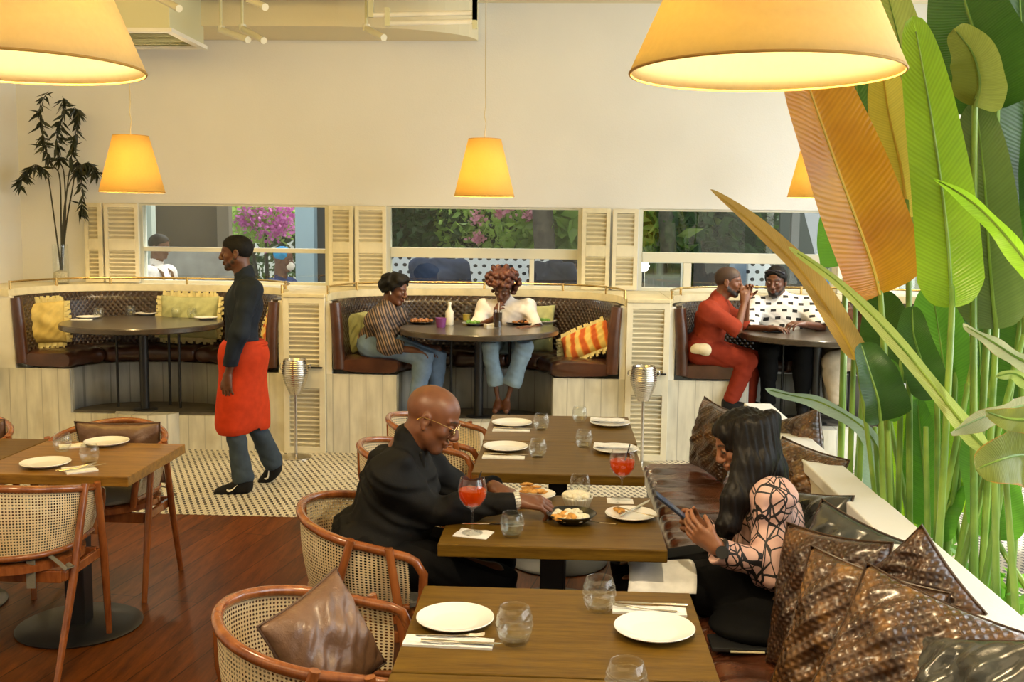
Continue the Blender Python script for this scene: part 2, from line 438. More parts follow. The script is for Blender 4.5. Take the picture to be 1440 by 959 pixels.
# window frames and panes
def thin_glass(name, tint=(1,1,1), gl=1.0, rough=0.0, edge=.0):
    m, nt, out = newmat(name)
    t = nd(nt, 'BsdfTransparent', {'Color': c4(tint)}); g = nd(nt, 'BsdfGlossy', {'Color': (gl,gl,gl,1), 'Roughness': rough})
    lw = nd(nt, 'LayerWeight', {'Blend': .5}); f = math_(nt, 'MINIMUM', 1, math_(nt, 'ADD', .05, math_(nt, 'MULTIPLY', math_(nt, 'POWER', lw.outputs[1], 3.5), .6)))
    if edge:
        df = nd(nt, 'BsdfDiffuse', {'Color': (.9,.9,.86,1)}); tt = nd(nt, 'BsdfTranslucent', {'Color': (.9,.9,.86,1)}); ad = nt.nodes.new('ShaderNodeMixShader'); ad.inputs[0].default_value = .5; nt.links.new(df.outputs[0], ad.inputs[1]); nt.links.new(tt.outputs[0], ad.inputs[2])
        me_ = nt.nodes.new('ShaderNodeMixShader'); nt.links.new(math_(nt, 'MULTIPLY', math_(nt, 'POWER', lw.outputs[1], 3.0), edge), me_.inputs[0]); nt.links.new(t.outputs[0], me_.inputs[1]); nt.links.new(ad.outputs[0], me_.inputs[2]); t = me_
    mx = nt.nodes.new('ShaderNodeMixShader'); nt.links.new(f, mx.inputs[0]); nt.links.new(t.outputs[0], mx.inputs[1]); nt.links.new(g.outputs[0], mx.inputs[2])
    nt.links.new(mx.outputs[0], out.inputs[0]); return m
m_pane = thin_glass('window_glass', (.93,.95,.93))
m_glass = thin_glass('drinking_glass', (.97,.98,.97), 1.0, .02, edge=.13)
m_frame = mat('window_frame_paint', (.74,.72,.60), .4)
trans_z = [1.60,1.60,1.585,1.585]
for i, (x0, x1) in enumerate(w_x):
    b = MB(); t = .035; y0, y1 = Y_B+.02, Y_B+.10
    b.bb(x0, x0+t, y0, y1, Z_SILL, Z_HEAD); b.bb(x1-t, x1, y0, y1, Z_SILL, Z_HEAD)
    b.bb(x0+t, x1-t, y0, y1, Z_HEAD-.02, Z_HEAD); b.bb(x0+t, x1-t, y0, y1, Z_SILL, Z_SILL+.03)
    f = structure(b.build('window_%d' % (i+1), m_frame, bevel=.004))
    b = MB(); th = .02 if i == 0 else .045
    zt = at((x0 and 0) or 0, 0, 1).z if False else trans_z[i]
    b.bb(x0+t, x1-t, y0-.005, y1+.005, zt-th, zt+th)
    if i == 1: xm = PX(748, Y_B); b.bb(xm-.02, xm+.02, y0, y1, Z_SILL+.03, zt-th)
    if i == 2: xm = PX(968, Y_B); b.bb(xm-.035, xm+.035, y0, y1, Z_SILL+.03, zt-th)
    b.build('transom', m_frame, f, bevel=.004)
    b = MB(); b.bb(x0+t, x1-t, Y_B+.055, Y_B+.061, Z_SILL+.03, Z_HEAD-.02); b.build('pane', m_pane, f)
# ---------------------------------------------------------------- shutters
def shutter_parts(parent, w, h, z0, x0=0, y0=0, rz=0, split=.48, d=.035, fr=.035, paint=None, midr=.10):
    """a louvred leaf from (x0,y0) along direction rz, w wide and h tall, two louvred fields"""
    T = Matrix.Translation((x0, y0, z0)) @ Matrix.Rotation(rz, 4, 'Z')
    b = MB(); b.T = T; zs = h*split
    b.bb(0, fr, 0, d, 0, h); b.bb(w-fr, w, 0, d, 0, h)
    b.bb(fr, w-fr, 0, d, 0, fr*1.1); b.bb(fr, w-fr, 0, d, h-fr*1.1, h); b.bb(fr, w-fr, 0, d, zs-midr/2, zs+midr/2)
    b.build('shutter_frame', paint or m_cream, parent, bevel=.003)
    for (a, c) in ((fr*1.1, zs-midr/2), (zs+midr/2, h-fr*1.1)):
        b = MB(); b.T = T; n = max(3, int((c-a)/.036))
        for k in range(n):
            z = a+(k+.5)*(c-a)/n
            b.box((w/2, d/2, z), (w-2*fr+.004, .036, .007), rx=R(-42))
        b.bb(fr, w-fr, d*.86, d*.98, a, c)
        b.build('louvres', paint or m_cream, parent)
hS = Z_HEAD-Z_SILL
def shutter_thing(pxa, pxb, label, Y=9.14, rz=0, paint=None):
    x0, x1 = PX(pxa, Y), PX(pxb, Y)
    t = thing('window_shutter', label, 'shutter', (x0, Y, Z_SILL+.012), rz, 'cream louvred shutters between the windows')
    shutter_parts(t, x1-x0, hS-.02, 0, paint=paint); return t
SH = [(119,143,'narrow cream louvred shutter behind the tall vase plant, leftmost in the row',1,.1),(147,195,'cream louvred shutter at the left edge of the first window',0,0),
      (462,496,'narrow yellowish louvred shutter at the right edge of the first window',1,.12),(499,543,'cream louvred shutter at the left edge of the middle window, above the striped-shirt man',0,0),
      (818,858,'narrow yellowish louvred shutter at the right edge of the middle window',1,.1),(861,897,'cream louvred shutter at the left edge of the window behind the man in red',0,0),
      (1180,1218,'white louvred shutter behind the tall leaves, nearer the right window',1,.1),(1221,1258,'white louvred shutter behind the tall leaves, rightmost in the row',0,0)]
for a, c, l, nar, rz in SH: shutter_thing(a, c, l, Y_B-.10-(.03 if rz else 0), rz, m_creamd if nar and a < 1000 else m_cream)
# ================================================================ booths
YF = 8.15; Z_PL = .30; Z_ST = .79; Z_SB = .645; Z_CAP = 1.29
def sup(a, bb_, n, t):      # superellipse upper half, t 0..pi, left to right
    c, s = -math.cos(t), math.sin(t)
    return (a*math.copysign(abs(c)**(2/n), c), bb_*abs(s)**(2/n))
def booth(cx, a, label, seed, xl, xr, hf=.64):
    t = thing('curved_booth', label, 'booth', (cx, YF, 0))
    ai, bi = hf, .52; ao, bo = a-.09, .83
    # base front + curved inner wall
    b = MB()
    b.bb(-(cx-xl), -ai, -.0, .03, 0, Z_SB); b.bb(ai, xr-cx, 0, .03, 0, Z_SB); b.bb(-ai, ai, 0, .03, 0, Z_PL-.02)
    b.build('base_boards', m_board, t)
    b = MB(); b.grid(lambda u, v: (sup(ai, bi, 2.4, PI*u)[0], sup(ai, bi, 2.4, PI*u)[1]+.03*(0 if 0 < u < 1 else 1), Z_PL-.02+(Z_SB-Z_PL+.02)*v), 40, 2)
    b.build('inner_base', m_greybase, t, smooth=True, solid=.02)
    b = MB(); pl = [sup(ai-.005, bi-.005, 2.4, PI*k/30) for k in range(31)]; b.prism([(x, y+.03) for x, y in pl], Z_PL-.05, Z_PL); b.build('platform', m_plat, t)
    b = MB(); b.prism([(.26*math.cos(R(q)), -.17*math.sin(R(q))) for q in range(0, 181, 10)], 0, Z_PL+.003); b.build('plinth', m_board, t)
    # seat cushions: 5 segments
    cuts = [0, .23, .41, .59, .77, 1.0]
    for q in range(5):
        u0, u1 = cuts[q]+.003, cuts[q+1]-.003
        def sec(u, w, u0=u0, u1=u1):
            uu = u0+(u1-u0)*u; I = sup(ai-.03, bi-.03, 2.4, PI*uu); O = sup(ao+.02, bo+.02, 2.6, PI*uu)
            e = min(1, min(u, 1-u)*9)**.5    # rounded ends
            ang = 2*PI*w; cc = math.copysign(abs(math.cos(ang))**.45, math.cos(ang)); ss = math.copysign(abs(math.sin(ang))**.6, math.sin(ang))
            m_ = .5-.5*cc*(.93+.07*e)
            zz = (Z_SB+Z_ST)/2+(Z_ST-Z_SB)/2*ss*(.72+.28*e)
            x = I[0]*(1-m_)+O[0]*m_; y = I[1]*(1-m_)+O[1]*m_
            yo = -.04 if uu < .02 or uu > .98 else -.04*max(0, 1-min(uu, 1-uu)/.12)
            return (x, y+yo, zz+.006*math.sin(uu*70+seed)*math.sin(ang*2))
        b = MB(); b.grid(sec, 26, 24); 
        # end caps
        for e_ in (0, 1):
            ring = [sec(e_, k/24) for k in range(24)]; b._add(ring, [tuple(range(24))])
        b.build('seat_cushion', m_seat, t, smooth=True, ang=60)
    # backrest: woven leather band with padded end rolls
    L = a*PI*.9
    def back(u, v):
        lean = .05*(1-v)
        x, y = sup(ao-lean+.03, bo-lean+.03, 2.6, PI*(.002+.996*u))
        return (x, y-.01, Z_ST-.06+(Z_CAP-.055-Z_ST+.06)*v)
    b = MB(); b.grid(back, 90, 6, su=L/.30, sv=.5/.30); b.build('backrest', m_backr, t, smooth=True, solid=.05)
    for sx in (-1, 1):
        b = MB(); b.tube([(sx*(ao-.0), -.0+.0, Z_ST-.1), (sx*(ao+.01), -.01, Z_ST+.2), (sx*(ao+.03), -.005, Z_CAP-.07)], [.05,.05,.045], 12); b.build('end_roll', m_seat, t, smooth=True)
    # outer shell + cap deck
    def oarc(x): 
        q = min(1, abs(x)/a); return bo_*(1-q**2.6)**(1/2.6)
    bo_ = .93
    n = 60; xs = [(xl-cx)+(xr-xl)*k/n for k in range(n+1)]
    xs = sorted(set([-a, a]+[x for x in xs]+[s_*a*(1-q) for s_ in (-1,1) for q in (.002,.006,.014,.03)]))
    b = MB(); vs = []; fs = []
    for x in xs:
        y = oarc(x) if abs(x) < a else -.01
        for z in (Z_CAP-.06, Z_CAP): vs += [(x, y, z), (x, Y_B-YF-.03 if not 0 else 0, z)]
    for i in range(len(xs)-1):
        p, q = i*4, (i+1)*4
        fs += [(p, p+1, q+1, q), (p+2, q+2, q+3, p+3), (p, q, q+2, p+2), (p+1, p+3, q+3, q+1)]
    fs += [(0, 2, 3, 1), (len(vs)-4, len(vs)-3, len(vs)-1, len(vs)-2)]
    b._add(vs, fs); b.build('cap_ledge', m_creamd, t, ang=30)
    # side fillers behind the end rolls
    for xa_, xb_ in ((-(cx-xl), -a+.03), (a-.03, xr-cx)):
        b = MB(); b.bb(xa_, xb_, .0, .04, Z_SB, Z_CAP-.06); b.build('side_panel', m_whitep, t)
    # brass rail
    pts = [(x, y, Z_CAP+.055) for x, y in [(lambda p: (p[0], max(.015, p[1])))(sup(a+.0, bo_+.02, 2.6, PI*(k/48))) for k in range(49)]]
    b = MB(); b.tube(pts, .0085, 8); b.build('brass_rail', m_brass, t, smooth=True)
    for k in (0, 8, 16, 24, 32, 40, 48):
        p = pts[k]; b = MB(); b.cyl((p[0], p[1], Z_CAP-.005), (p[0], p[1], Z_CAP+.066), .011, n=10); b.build('rail_post', m_brass, t, smooth=True)
    return t
xb = lambda px: at(px, 520, YF).x
P1a, P1b, P2a, P2b = xb(400), xb(459), xb(879), xb(940)
XLB = -4.50
booth((XLB+P1a)/2, (P1a-XLB)/2-.015, 'curved brown leather booth with the empty dark round table, behind the walking waiter', 1, X_L+.004, P1a)
booth((P1b+P2a)/2, (P2a-P1b)/2-.015, 'middle curved brown leather booth where the curly-haired woman sits', 2, P1b, P2a, .63)
BX3 = P2b+1.23
booth(BX3, 1.215, 'curved brown leather booth on the right, partly behind tall leaves, with the man in red', 3, P2b, P2b+2.46, .60)
for (xa, xc, l) in ((P1a, P1b, 'cream pillar with louvred front between the left and middle booths'), (P2a, P2b, 'cream pillar with louvred front between the middle and right booths')):
    t = thing('booth_pillar', l, 'pillar', (xa+.002, YF-.04, 0), 0, 'louvred pillars between the booths')
    w = xc-xa-.004
    b = MB(); b.bb(.01, w-.01, .045, Y_B-YF-.0, 0, Z_CAP-.03); b.build('core', m_whitep, t)
    shutter_parts(t, w, Z_CAP-.03, 0, y0=0, split=.485, d=.04, fr=.045, midr=.17)
    b = MB(); b.bb(0, w, -.01, Y_B-YF, Z_CAP-.03, Z_CAP); b.build('pillar_cap', m_creamd, t, bevel=.005)
    b = MB(); b.box((w-.08, -.012, .70), (.12,.02,.012)); b.build('latch', m_black, t)
# ================================================================ cane chairs
def canemat():
    m, nt, out = newmat('cane_weave'); tc = nt.nodes.new('ShaderNodeUVMap'); s = sep(nt, tc.outputs[0])   # UV in metres
    p = .0128
    def dist(sx, sy):
        fx = math_(nt, 'SUBTRACT', math_(nt, 'FRACT', math_(nt, 'ADD', math_(nt, 'DIVIDE', s[0], p), sx)), .5)
        fy = math_(nt, 'SUBTRACT', math_(nt, 'FRACT', math_(nt, 'ADD', math_(nt, 'DIVIDE', s[1], p), sy)), .5)
        return math_(nt, 'SQRT', math_(nt, 'ADD', math_(nt, 'POWER', fx, 2), math_(nt, 'POWER', fy, 2))), fx, fy
    d, fx, fy = dist(0, 0)
    hole = math_(nt, 'LESS_THAN', d, .30)
    f = noise(nt, coords(nt), 9, 3)
    c = ramp(nt, f, [(.3, (.78,.62,.34)), (.7, (.92,.80,.54))])
    br = math_(nt, 'MULTIPLY', math_(nt, 'ABSOLUTE', fx), 2.0); by = math_(nt, 'MULTIPLY', math_(nt, 'ABSOLUTE', fy), 2.0)
    p_ = bsdf(nt, None, c, .45, 0, math_(nt, 'MAXIMUM', br, by), .5, .003)
    tl = nd(nt, 'BsdfTranslucent', {'Color': (.80,.55,.25,1)})
    m1 = nt.nodes.new('ShaderNodeMixShader'); m1.inputs[0].default_value = .25; nt.links.new(p_.outputs[0], m1.inputs[1]); nt.links.new(tl.outputs[0], m1.inputs[2])
    tr0 = nd(nt, 'BsdfTransparent'); dk = nd(nt, 'BsdfDiffuse', {'Color': (.05,.022,.008,1)}); tr = nt.nodes.new('ShaderNodeMixShader'); tr.inputs[0].default_value = .55; nt.links.new(tr0.outputs[0], tr.inputs[1]); nt.links.new(dk.outputs[0], tr.inputs[2]); m2 = nt.nodes.new('ShaderNodeMixShader')  # holes part filled with dark brown: shade inside the chair painted in
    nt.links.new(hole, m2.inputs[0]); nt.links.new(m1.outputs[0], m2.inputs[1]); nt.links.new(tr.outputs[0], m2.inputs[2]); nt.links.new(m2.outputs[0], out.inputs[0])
    return m
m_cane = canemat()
m_canvas = mat('olive_canvas', (.16,.14,.10), .8, var=.2, bump=.4, bscale=200)
m_cush = leather('brown_leather_cushion', (.13,.062,.032), (.21,.115,.068), .34, weave=0, bumps=.5, scale=14, coat=.2)
def rimz(a):   # a = angle from the back, 0..~130 deg ; rim height
    q = min(abs(a)/R(128), 1); return .80-.115*q**1.6
def rim_pt(a, dr=0, z=None):
    # horseshoe plan: back at -Y, arms open to +Y
    x = (.285+dr)*math.sin(a)*(1.0 if abs(a) < PI/2 else 1); y = -(.275+dr)*math.cos(a)
    if abs(a) > PI/2: y = .275*(abs(a)-PI/2)*1.25; x = math.copysign(.285+dr-.035*(abs(a)-PI/2), a)
    return Vector((x, y-.02, rimz(a) if z is None else z))
def make_chair(label, wood=None, group='cane tub chairs at the tables'):
    w = wood or m_rattan
    t = thing('cane_armchair', label, 'chair', (0,0,0), 0, group)
    A = R(122); n = 56
    top = [rim_pt(-A+2*A*k/n) for k in range(n+1)]
    # rim ends curl down and inwards to the seat ring
    def tail(s_):
        e = rim_pt(s_*A); return [e+Vector((0, .03, -.015)), e+Vector((-.01*s_, .055, -.06)), e+Vector((-.02*s_, .05, -.14)), e+Vector((-.04*s_, .03, -.22))]
    b = MB(); b.tube(list(reversed(tail(-1)))+top+tail(1), .0165, 12); b.build('top_rail', w, t, smooth=True)
    b = MB(); b.tube([rim_pt(-A+2*A*k/n, -.035, .50) for k in range(n+1)], .013, 10); b.build('lower_rail', w, t, smooth=True)
    def pan(u, v):
        a = -A+2*A*u; p = rim_pt(a, 0); q = rim_pt(a, -.035, .50); r_ = q.lerp(p, v)
        bul = math.sin(PI*v)*.012; d = Vector((r_.x, r_.y, 0)).normalized(); return r_+d*bul
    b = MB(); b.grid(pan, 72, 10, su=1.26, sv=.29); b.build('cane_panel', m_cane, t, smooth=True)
    b = MB(); q0 = rim_pt(0, .006); q1 = rim_pt(0, -.03, .50); b.tube([q0, q0.lerp(q1, .5)+Vector((0,-.014,0)), q1], .0115, 8); b.build('back_splat', w, t, smooth=True)
    for s_ in (-1, 1):
        p = rim_pt(s_*R(90), .016); b = MB(); b.tube([p+Vector((0,0,.022)), Vector((s_*.288, -.13, .38)), Vector((s_*.275, -.27, 0))], [.015,.0175,.0135], 12); b.build('leg', w, t, smooth=True)
        p = rim_pt(s_*R(112), .018); b = MB(); b.tube([p+Vector((0,0,.022)), Vector((s_*.285, .165, .40)), Vector((s_*.275, .215, 0))], [.015,.0175,.0135], 12); b.build('leg', w, t, smooth=True)
    b = MB(); b.lathe([(.235,.43),(.262,.435),(.262,.462),(.235,.47),(0,.47)], (0,-.01,0), 36); b.lathe([(0,.43),(.235,.43)], (0,-.01,0), 36); b.build('seat', w, t, smooth=True, ang=50)
    b = MB(); b.bar((-.26,-.165,.405), (.26,-.165,.405), .022, .05); b.bar((-.26,.15,.405), (.26,.15,.405), .022, .05); b.bar((-.265,-.165,.405), (-.265,.15,.405), .022, .04); b.bar((.265,-.165,.405), (.265,.15,.405), .022, .04); b.build('seat_frame', w, t, bevel=.004)
    b = MB(); b.lathe([(0,.472),(.225,.472),(.248,.482),(.25,.497),(.225,.512),(.1,.52),(0,.52)], (0,-.0,0), 36); b.build('seat_pad', m_canvas, t, smooth=True)
    for s_ in (-1, 1):
        b = MB(); b.tube([(s_*.20,-.15,.49),(s_*.245,-.175,.475),(s_*.285,-.175,.44),(s_*.30,-.16,.445),(s_*.27,-.14,.45)], .011, 6, flat=.4)
        b.bar((s_*.15,-.20,.48), (s_*.155,-.212,.37), .035, .006); b.build('pad_tie', m_canvas, t, smooth=True)
    return t
chA = make_chair('cane tub chair in front of the left table, its back to the camera', m_rattan)
chA.location = (-2.27, 4.13, 0); chA.rotation_euler = (0,0,0)
dup(chA, (-2.28, 4.97, 0), PI, 'cane tub chair with a brown cushion on the far side of the left table')
dup(chA, (-3.10, 4.99, 0), PI+.05, 'cane tub chair cut off by the left edge of the photo, behind the tables')
chC = dup(chA, (-.665, 3.74, 0), R(-96), 'cane tub chair the bald man in black sits in')
chD = dup(chA, (-.62, 2.69, 0), R(-80), 'nearest cane tub chair, holding a large brown leather cushion, at the front table')
dup(chA, (-.66, 4.83, 0), R(-88), 'empty cane tub chair just behind the bald man, at the far tables')
dup(chA, (-.64, 5.52, 0), R(-92), 'empty cane tub chair farthest back in the middle row')
# ================================================================ cushions
def cushion(name, label, m, loc, size, thick, rot, seed=0, fringe=None, cat='cushion', group=None, pw=.55, wr=.012, dent=0, parts=True, piping=None):
    """square cushion centred at loc; size (w,h); local: w along X, h along Z, thickness along Y"""
    q = np.random.RandomState(seed); ph = q.uniform(0, 6, 6)
    b = MB(); w, h = size; n = 26
    def side(s_):
        def fn(u, v):
            x = 2*u-1; z = 2*v-1
            e = max(0, (1-abs(x)**2.6))*max(0, (1-abs(z)**2.6)); t = thick/2*e**pw
            pin = 1-.07*(1-z*z)*abs(x)**3; pin2 = 1-.07*(1-x*x)*abs(z)**3
            f = wr*math.sin(7*x+3*z+ph[0])*math.sin(4*z-2*x+ph[1])*e+wr*.6*math.sin(15*(x-z)+ph[2])*e*(.4+abs(x))
            if dent: t *= 1-dent*math.exp(-((x-.1)**2+(z-.9)**2)*5)
            zz = z*h/2*pin2-(dent*.25*h*math.exp(-(x*x)*5)*max(0, z) if dent else 0)
            return Vector((x*w/2*pin, s_*(t+f), zz))
        return fn
    b.grid(side(1), n, n, su=w/.3, sv=h/.3); b.grid(side(-1), n, n, su=w/.3, sv=h/.3)
    o = b.build(name, m, None, smooth=True, ang=180)
    o.location = loc; o.rotation_euler = rot; tag(o, label, cat, group)
    if fringe is not None:
        f = MB()
        for k in range(4*22):
            s_, i = divmod(k, 22); a = -1+2*(i+.5)/22
            p, d = [((a*w/2, -h/2), (0,-1)), ((a*w/2, h/2), (0,1)), ((-w/2, a*h/2), (-1,0)), ((w/2, a*h/2), (1,0))][s_]
            g = .93; px_, pz_ = p[0]*g, p[1]*g; L = .045+.012*math.sin(i*2.3+s_)
            tx, tz = (d[1], d[0]); e = Vector((px_+d[0]*L, .012*math.sin(i*1.9+s_), pz_+d[1]*L)); wd = .014
            f._add([(px_-tx*wd, .004, pz_-tz*wd), (px_+tx*wd, .004, pz_+tz*wd), e+Vector((tx*wd*.9, 0, tz*wd*.9)), e-Vector((tx*wd*.9, 0, tz*wd*.9))], [(0,1,2,3)])
        f.build('fringe', fringe, o, solid=.008)
    if piping is not None:
        pts = []
        for (x0, z0, x1, z1) in ((-1,-1,1,-1),(1,-1,1,1),(1,1,-1,1),(-1,1,-1,-1)):
            for k in range(12):
                x = x0+(x1-x0)*k/12; z = z0+(z1-z0)*k/12
                pts.append((x*w/2*(1-.07*(1-z*z)*abs(x)**3), 0, z*h/2*(1-.07*(1-x*x)*abs(z)**3)))
        f = MB(); f.tube(pts, .0038, 6, closed=True); f.build('piping', piping, o, smooth=True)
    return o
m_cushp = mat('cushion_piping', (.09,.045,.025), .4)
cushion('leather_cushion', 'taupe-brown leather cushion leaning inside the nearest cane chair', m_cush, at(456, 898, 2.68)+Vector((-.0,0,-.02)), (.31,.31), .14, (R(-24), R(-14), R(60)), 3, piping=m_cushp)
cushion('leather_cushion', 'dark brown leather cushion in the cane chair beyond the left table', m_cush, (-2.27, 5.14, .655), (.44,.34), .13, (R(12), 0, R(3)), 4, piping=m_cushp)
cushion('leather_cushion', 'dark brown leather cushion in the cane chair at the left edge of the photo', m_cush, (-3.08, 5.16, .655), (.44,.34), .13, (R(12), 0, R(-4)), 5, piping=m_cushp)
# ================================================================ dining tables
def dining_table(x0, x1, y0, y1, label, m=None, th=.045, base=True, mx=None, my=None):
    cx, cy = (x0+x1)/2, (y0+y1)/2
    t = thing('dining_table', label, 'table', (cx, cy, 0), 0)
    w, d = (x1-x0)/2, (y1-y0)/2
    b = MB(); b.bb(-w, w, -d, d, .75-th, .75); b.build('tabletop', m or m_table, t, bevel=.004)
    ox = 0 if mx is None else mx-cx; oy = 0 if my is None else my-cy
    b = MB(); b.bb(ox-.045, ox+.045, oy-.045, oy+.045, .02, .75-th); b.build('pedestal', m_black, t, bevel=.004)
    b = MB(); b.lathe([(0,.0),(.27,.0),(.275,.008),(.26,.016),(.08,.024),(0,.024)], (ox, oy, 0), 40); b.build('base_plate', m_black, t, smooth=True)
    b = MB(); b.bb(ox-.24, ox+.24, oy-.03, oy+.03, .75-th-.012, .75-th-.0005); b.bb(ox-.03, ox+.03, oy-.24, oy+.24, .75-th-.012, .75-th-.0005); b.build('top_bracket', m_black, t)
    return t
dining_table(-.405, .40, 2.415, 3.03, 'bare wooden table nearest the camera, laid with plates and tumblers')
dining_table(-.405, .405, 1.72, 2.408, 'wooden table cut off by the bottom edge of the photo, joined to the nearest one')
dining_table(-.415, .375, 3.44, 4.13, 'wooden table where the bald man and the woman with a phone eat')
dining_table(-.39, .38, 4.49, 5.185, 'nearer of the two joined empty wooden tables behind the diners')
dining_table(-.395, .395, 5.19, 5.93, 'farther of the two joined empty wooden tables, toward the booths')
dining_table(-2.56, -1.853, 4.26, 4.94, 'warm brown wooden table at the left, beside the standing waiter', m_table2, mx=-2.18, my=4.45)
dining_table(-3.30, -2.565, 4.30, 4.98, 'darker wooden table at the far left edge of the photo', m_table)
# round booth tables
def round_table(cx, cy, r, label, rods):
    t = thing('round_table', label, 'table', (cx, cy, 0), 0)
    zt = Z_PL+.73
    b = MB(); b.lathe([(0,zt-.05),(r-.02,zt-.05),(r,zt-.04),(r,zt-.008),(r-.006,zt),(0,zt)], (0,0,0), 72); b.build('tabletop', m_dtable, t, smooth=True, ang=35)
    b = MB(); b.cyl((0,-.0,Z_PL), (0,0,zt-.05), .037, n=20); b.build('pedestal', m_black, t, smooth=True)
    for (x, y) in rods:
        b = MB(); b.cyl((x, y, Z_PL), (x, y, zt-.05), .011, n=10); b.build('leg', m_black, t, smooth=True)
    b = MB(); b.lathe([(0,0),(.10,0),(.10,.006),(.05,.012),(0,.012)], (0,0,Z_PL), 24); b.build('base_plate', m_black, t, smooth=True); return t
YT = YF+.12; ZT = Z_PL+.73
T1c = at(201, 458, YT).x; T2c = at(674, 463, YT).x; T3c = at(1150, 473, YT).x
round_table(T1c, YT, .64, 'dark round table in the left booth, laid but empty', [(-.27,.10),(.12,.24),(.26,.10)])
round_table(T2c, YT, .64, 'dark round table in the middle booth, covered with food', [(-.24,.12),(.24,.12),(.0,.3)])
round_table(T3c, YT, .62, 'dark round table in the right booth, half hidden by leaves', [(-.24,.12),(-.08,.2),(.3,.12)])
# ================================================================ champagne bucket stands
def bucket(x, y, label):
    t = thing('wine_bucket_stand', label, 'wine cooler stand', (x, y, 0), 0, 'steel wine bucket stands')
    b = MB(); b.lathe([(0,0),(.125,0),(.125,.008),(.10,.016),(.02,.03),(0,.03)], (0,0,0), 40); b.build('foot', m_steel, t, smooth=True)
    b = MB(); b.cyl((0,0,.02),(0,0,.52),.0125,n=16); b.build('stem', m_steel, t, smooth=True)
    prof = [(.0,.50),(.03,.505)]
    for k in range(61):
        v = k/60; r = .045+.063*math.sin(min(1, v*1.25)*PI/2)-.018*max(0, v-.6)/.4+.0022*math.sin(v*2*PI*17); prof.append((r, .51+.27*v))
    prof += [(.088,.785),(.082,.78),(.085,.62),(.05,.54),(0,.53)]
    b = MB(); b.lathe(prof, (0,0,0), 48); b.build('bucket', m_steel, t, smooth=True, ang=180)
    for s_ in (-1, 1):
        b = MB(); b.tube([(s_*.095,0,.745),(s_*.118,.0,.745),(s_*.122,0,.725),(s_*.118,0,.705),(s_*.100,0,.705)], .005, 8); b.build('handle', m_steel, t, smooth=True)
    return t
c_ = onz(422, 638, 0); bucket(c_.x, 7.95, 'steel wine bucket on a stand in front of the left louvred pillar')
c_ = onz(900, 648, 0); bucket(c_.x, 7.95, 'steel wine bucket on a stand in front of the right louvred pillar')
c_ = at(-14, 600, YF-.12); bucket(c_.x+.02, YF-.2, 'steel wine bucket cut off by the left edge of the photo')
# ================================================================ bench and ledge on the right
XB0, XB1 = .50, 1.045
t = thing('leather_bench', 'long dark brown leather bench running along the white ledge', 'bench', ((XB0+XB1)/2, 4.1, 0))
b = MB(); b.bb(-.25, .27, -1.95, 1.92, 0, .31); b.build('plinth', m_dark, t)
segs = [(2.05,3.02),(3.03,4.0),(4.01,5.0),(5.01,6.05)]
for q, (y0, y1) in enumerate(segs):
    def fn(u, w, y0=y0, y1=y1, q=q):
        y = y0+(y1-y0)*u; ang = 2*PI*w; e = min(1, min(u, 1-u)*22)**.5
        cc = math.copysign(abs(math.cos(ang))**.3, math.cos(ang)); ss = math.copysign(abs(math.sin(ang))**.5, math.sin(ang))
        wr = .010*math.sin(y*21+3*math.sin(cc*2+q))*(1-abs(cc)**6)+.007*math.sin(y*47+cc*5)
        return (.0+cc*.275, y-4.1, .39+ss*.07*(.6+.4*e)+(wr if ss > 0 else 0))
    b = MB(); b.grid(fn, 60, 28)
    for e_ in (0,1): b._add([fn(e_, k/28) for k in range(28)], [tuple(range(28))])
    b.build('seat_cushion', m_bench, t, smooth=True, ang=70)
m_ledge = wallmat('white_concrete_ledge', (.86,.84,.80), .6, .3); m_ledgeside = wallmat('ledge_side', (.80,.74,.60), .7, .3)
b = MB(); b.bb(1.055, 1.21, -1.0, 3.835, .80, .85); b.bb(1.055, 1.21, 3.84, 5.94, .80, .848); 
lt = thing('ledge_wall', 'low white ledge wall between the bench and the tall plants', 'low wall', (1.13, 4, 0))
for y0, y1, z in ((-1.0,3.835,.85),(3.842,5.94,.846)):
    b = MB(); b.bb(-.072, .082, y0-4, y1-4, z-.05, z); b.build('coping', m_ledge, lt, bevel=.006)
b = MB(); b.bb(-.050, .06, -5.0, 1.93, 0, .80); b.build('wall_body', m_ledgeside, lt)
# bench cushions
m_wl = leather('dark_woven_leather', (.030,.014,.008), (.115,.050,.022), .30, weave=5.0, uv='c', bumps=.45, scale=16, coat=.4, mottled=(.20,.085,.025))
m_wl2 = leather('bronze_woven_leather', (.050,.022,.010), (.22,.105,.040), .26, weave=4.4, uv='c', bumps=.5, scale=22, coat=.5, mottled=(.36,.17,.045))
m_bpip = mat('dark_brown_piping', (.05,.025,.012), .4)
m_gl = leather('grey_glossy_leather', (.03,.03,.025), (.08,.08,.068), .2, bumps=.5, scale=6, coat=.7)
m_bl = leather('black_glossy_leather', (.02,.02,.018), (.06,.06,.05), .18, bumps=.5, scale=6, coat=.8)
def bc(px, py, Y, size, th, rot, m, label, seed, dent=0, dx=0):
    p = at(px, py, Y); cushion('bench_cushion', label, m, (p.x+dx, Y, p.z), size, th, rot, seed, dent=dent, wr=.020, piping=m_bpip, pw=.42)
bc(1003, 617, 5.75, (.42,.40), .14, (R(-10), R(3), R(-72)), m_wl, 'dark crumpled leather cushion standing beyond the woman\'s face, farthest on the bench', 1)
bc(1124, 634, 5.05, (.34,.36), .14, (R(-16), R(-22), R(-48)), m_wl, 'dark brown cushion with a sharp corner just behind the woman\'s shoulder', 2, dx=-.02)
bc(1136, 684, 4.50, (.37,.36), .15, (R(-20), R(6), R(-52)), m_wl2, 'bronze brown leather cushion behind the woman at the ledge, below the sharp-cornered one', 3, dx=-.03)
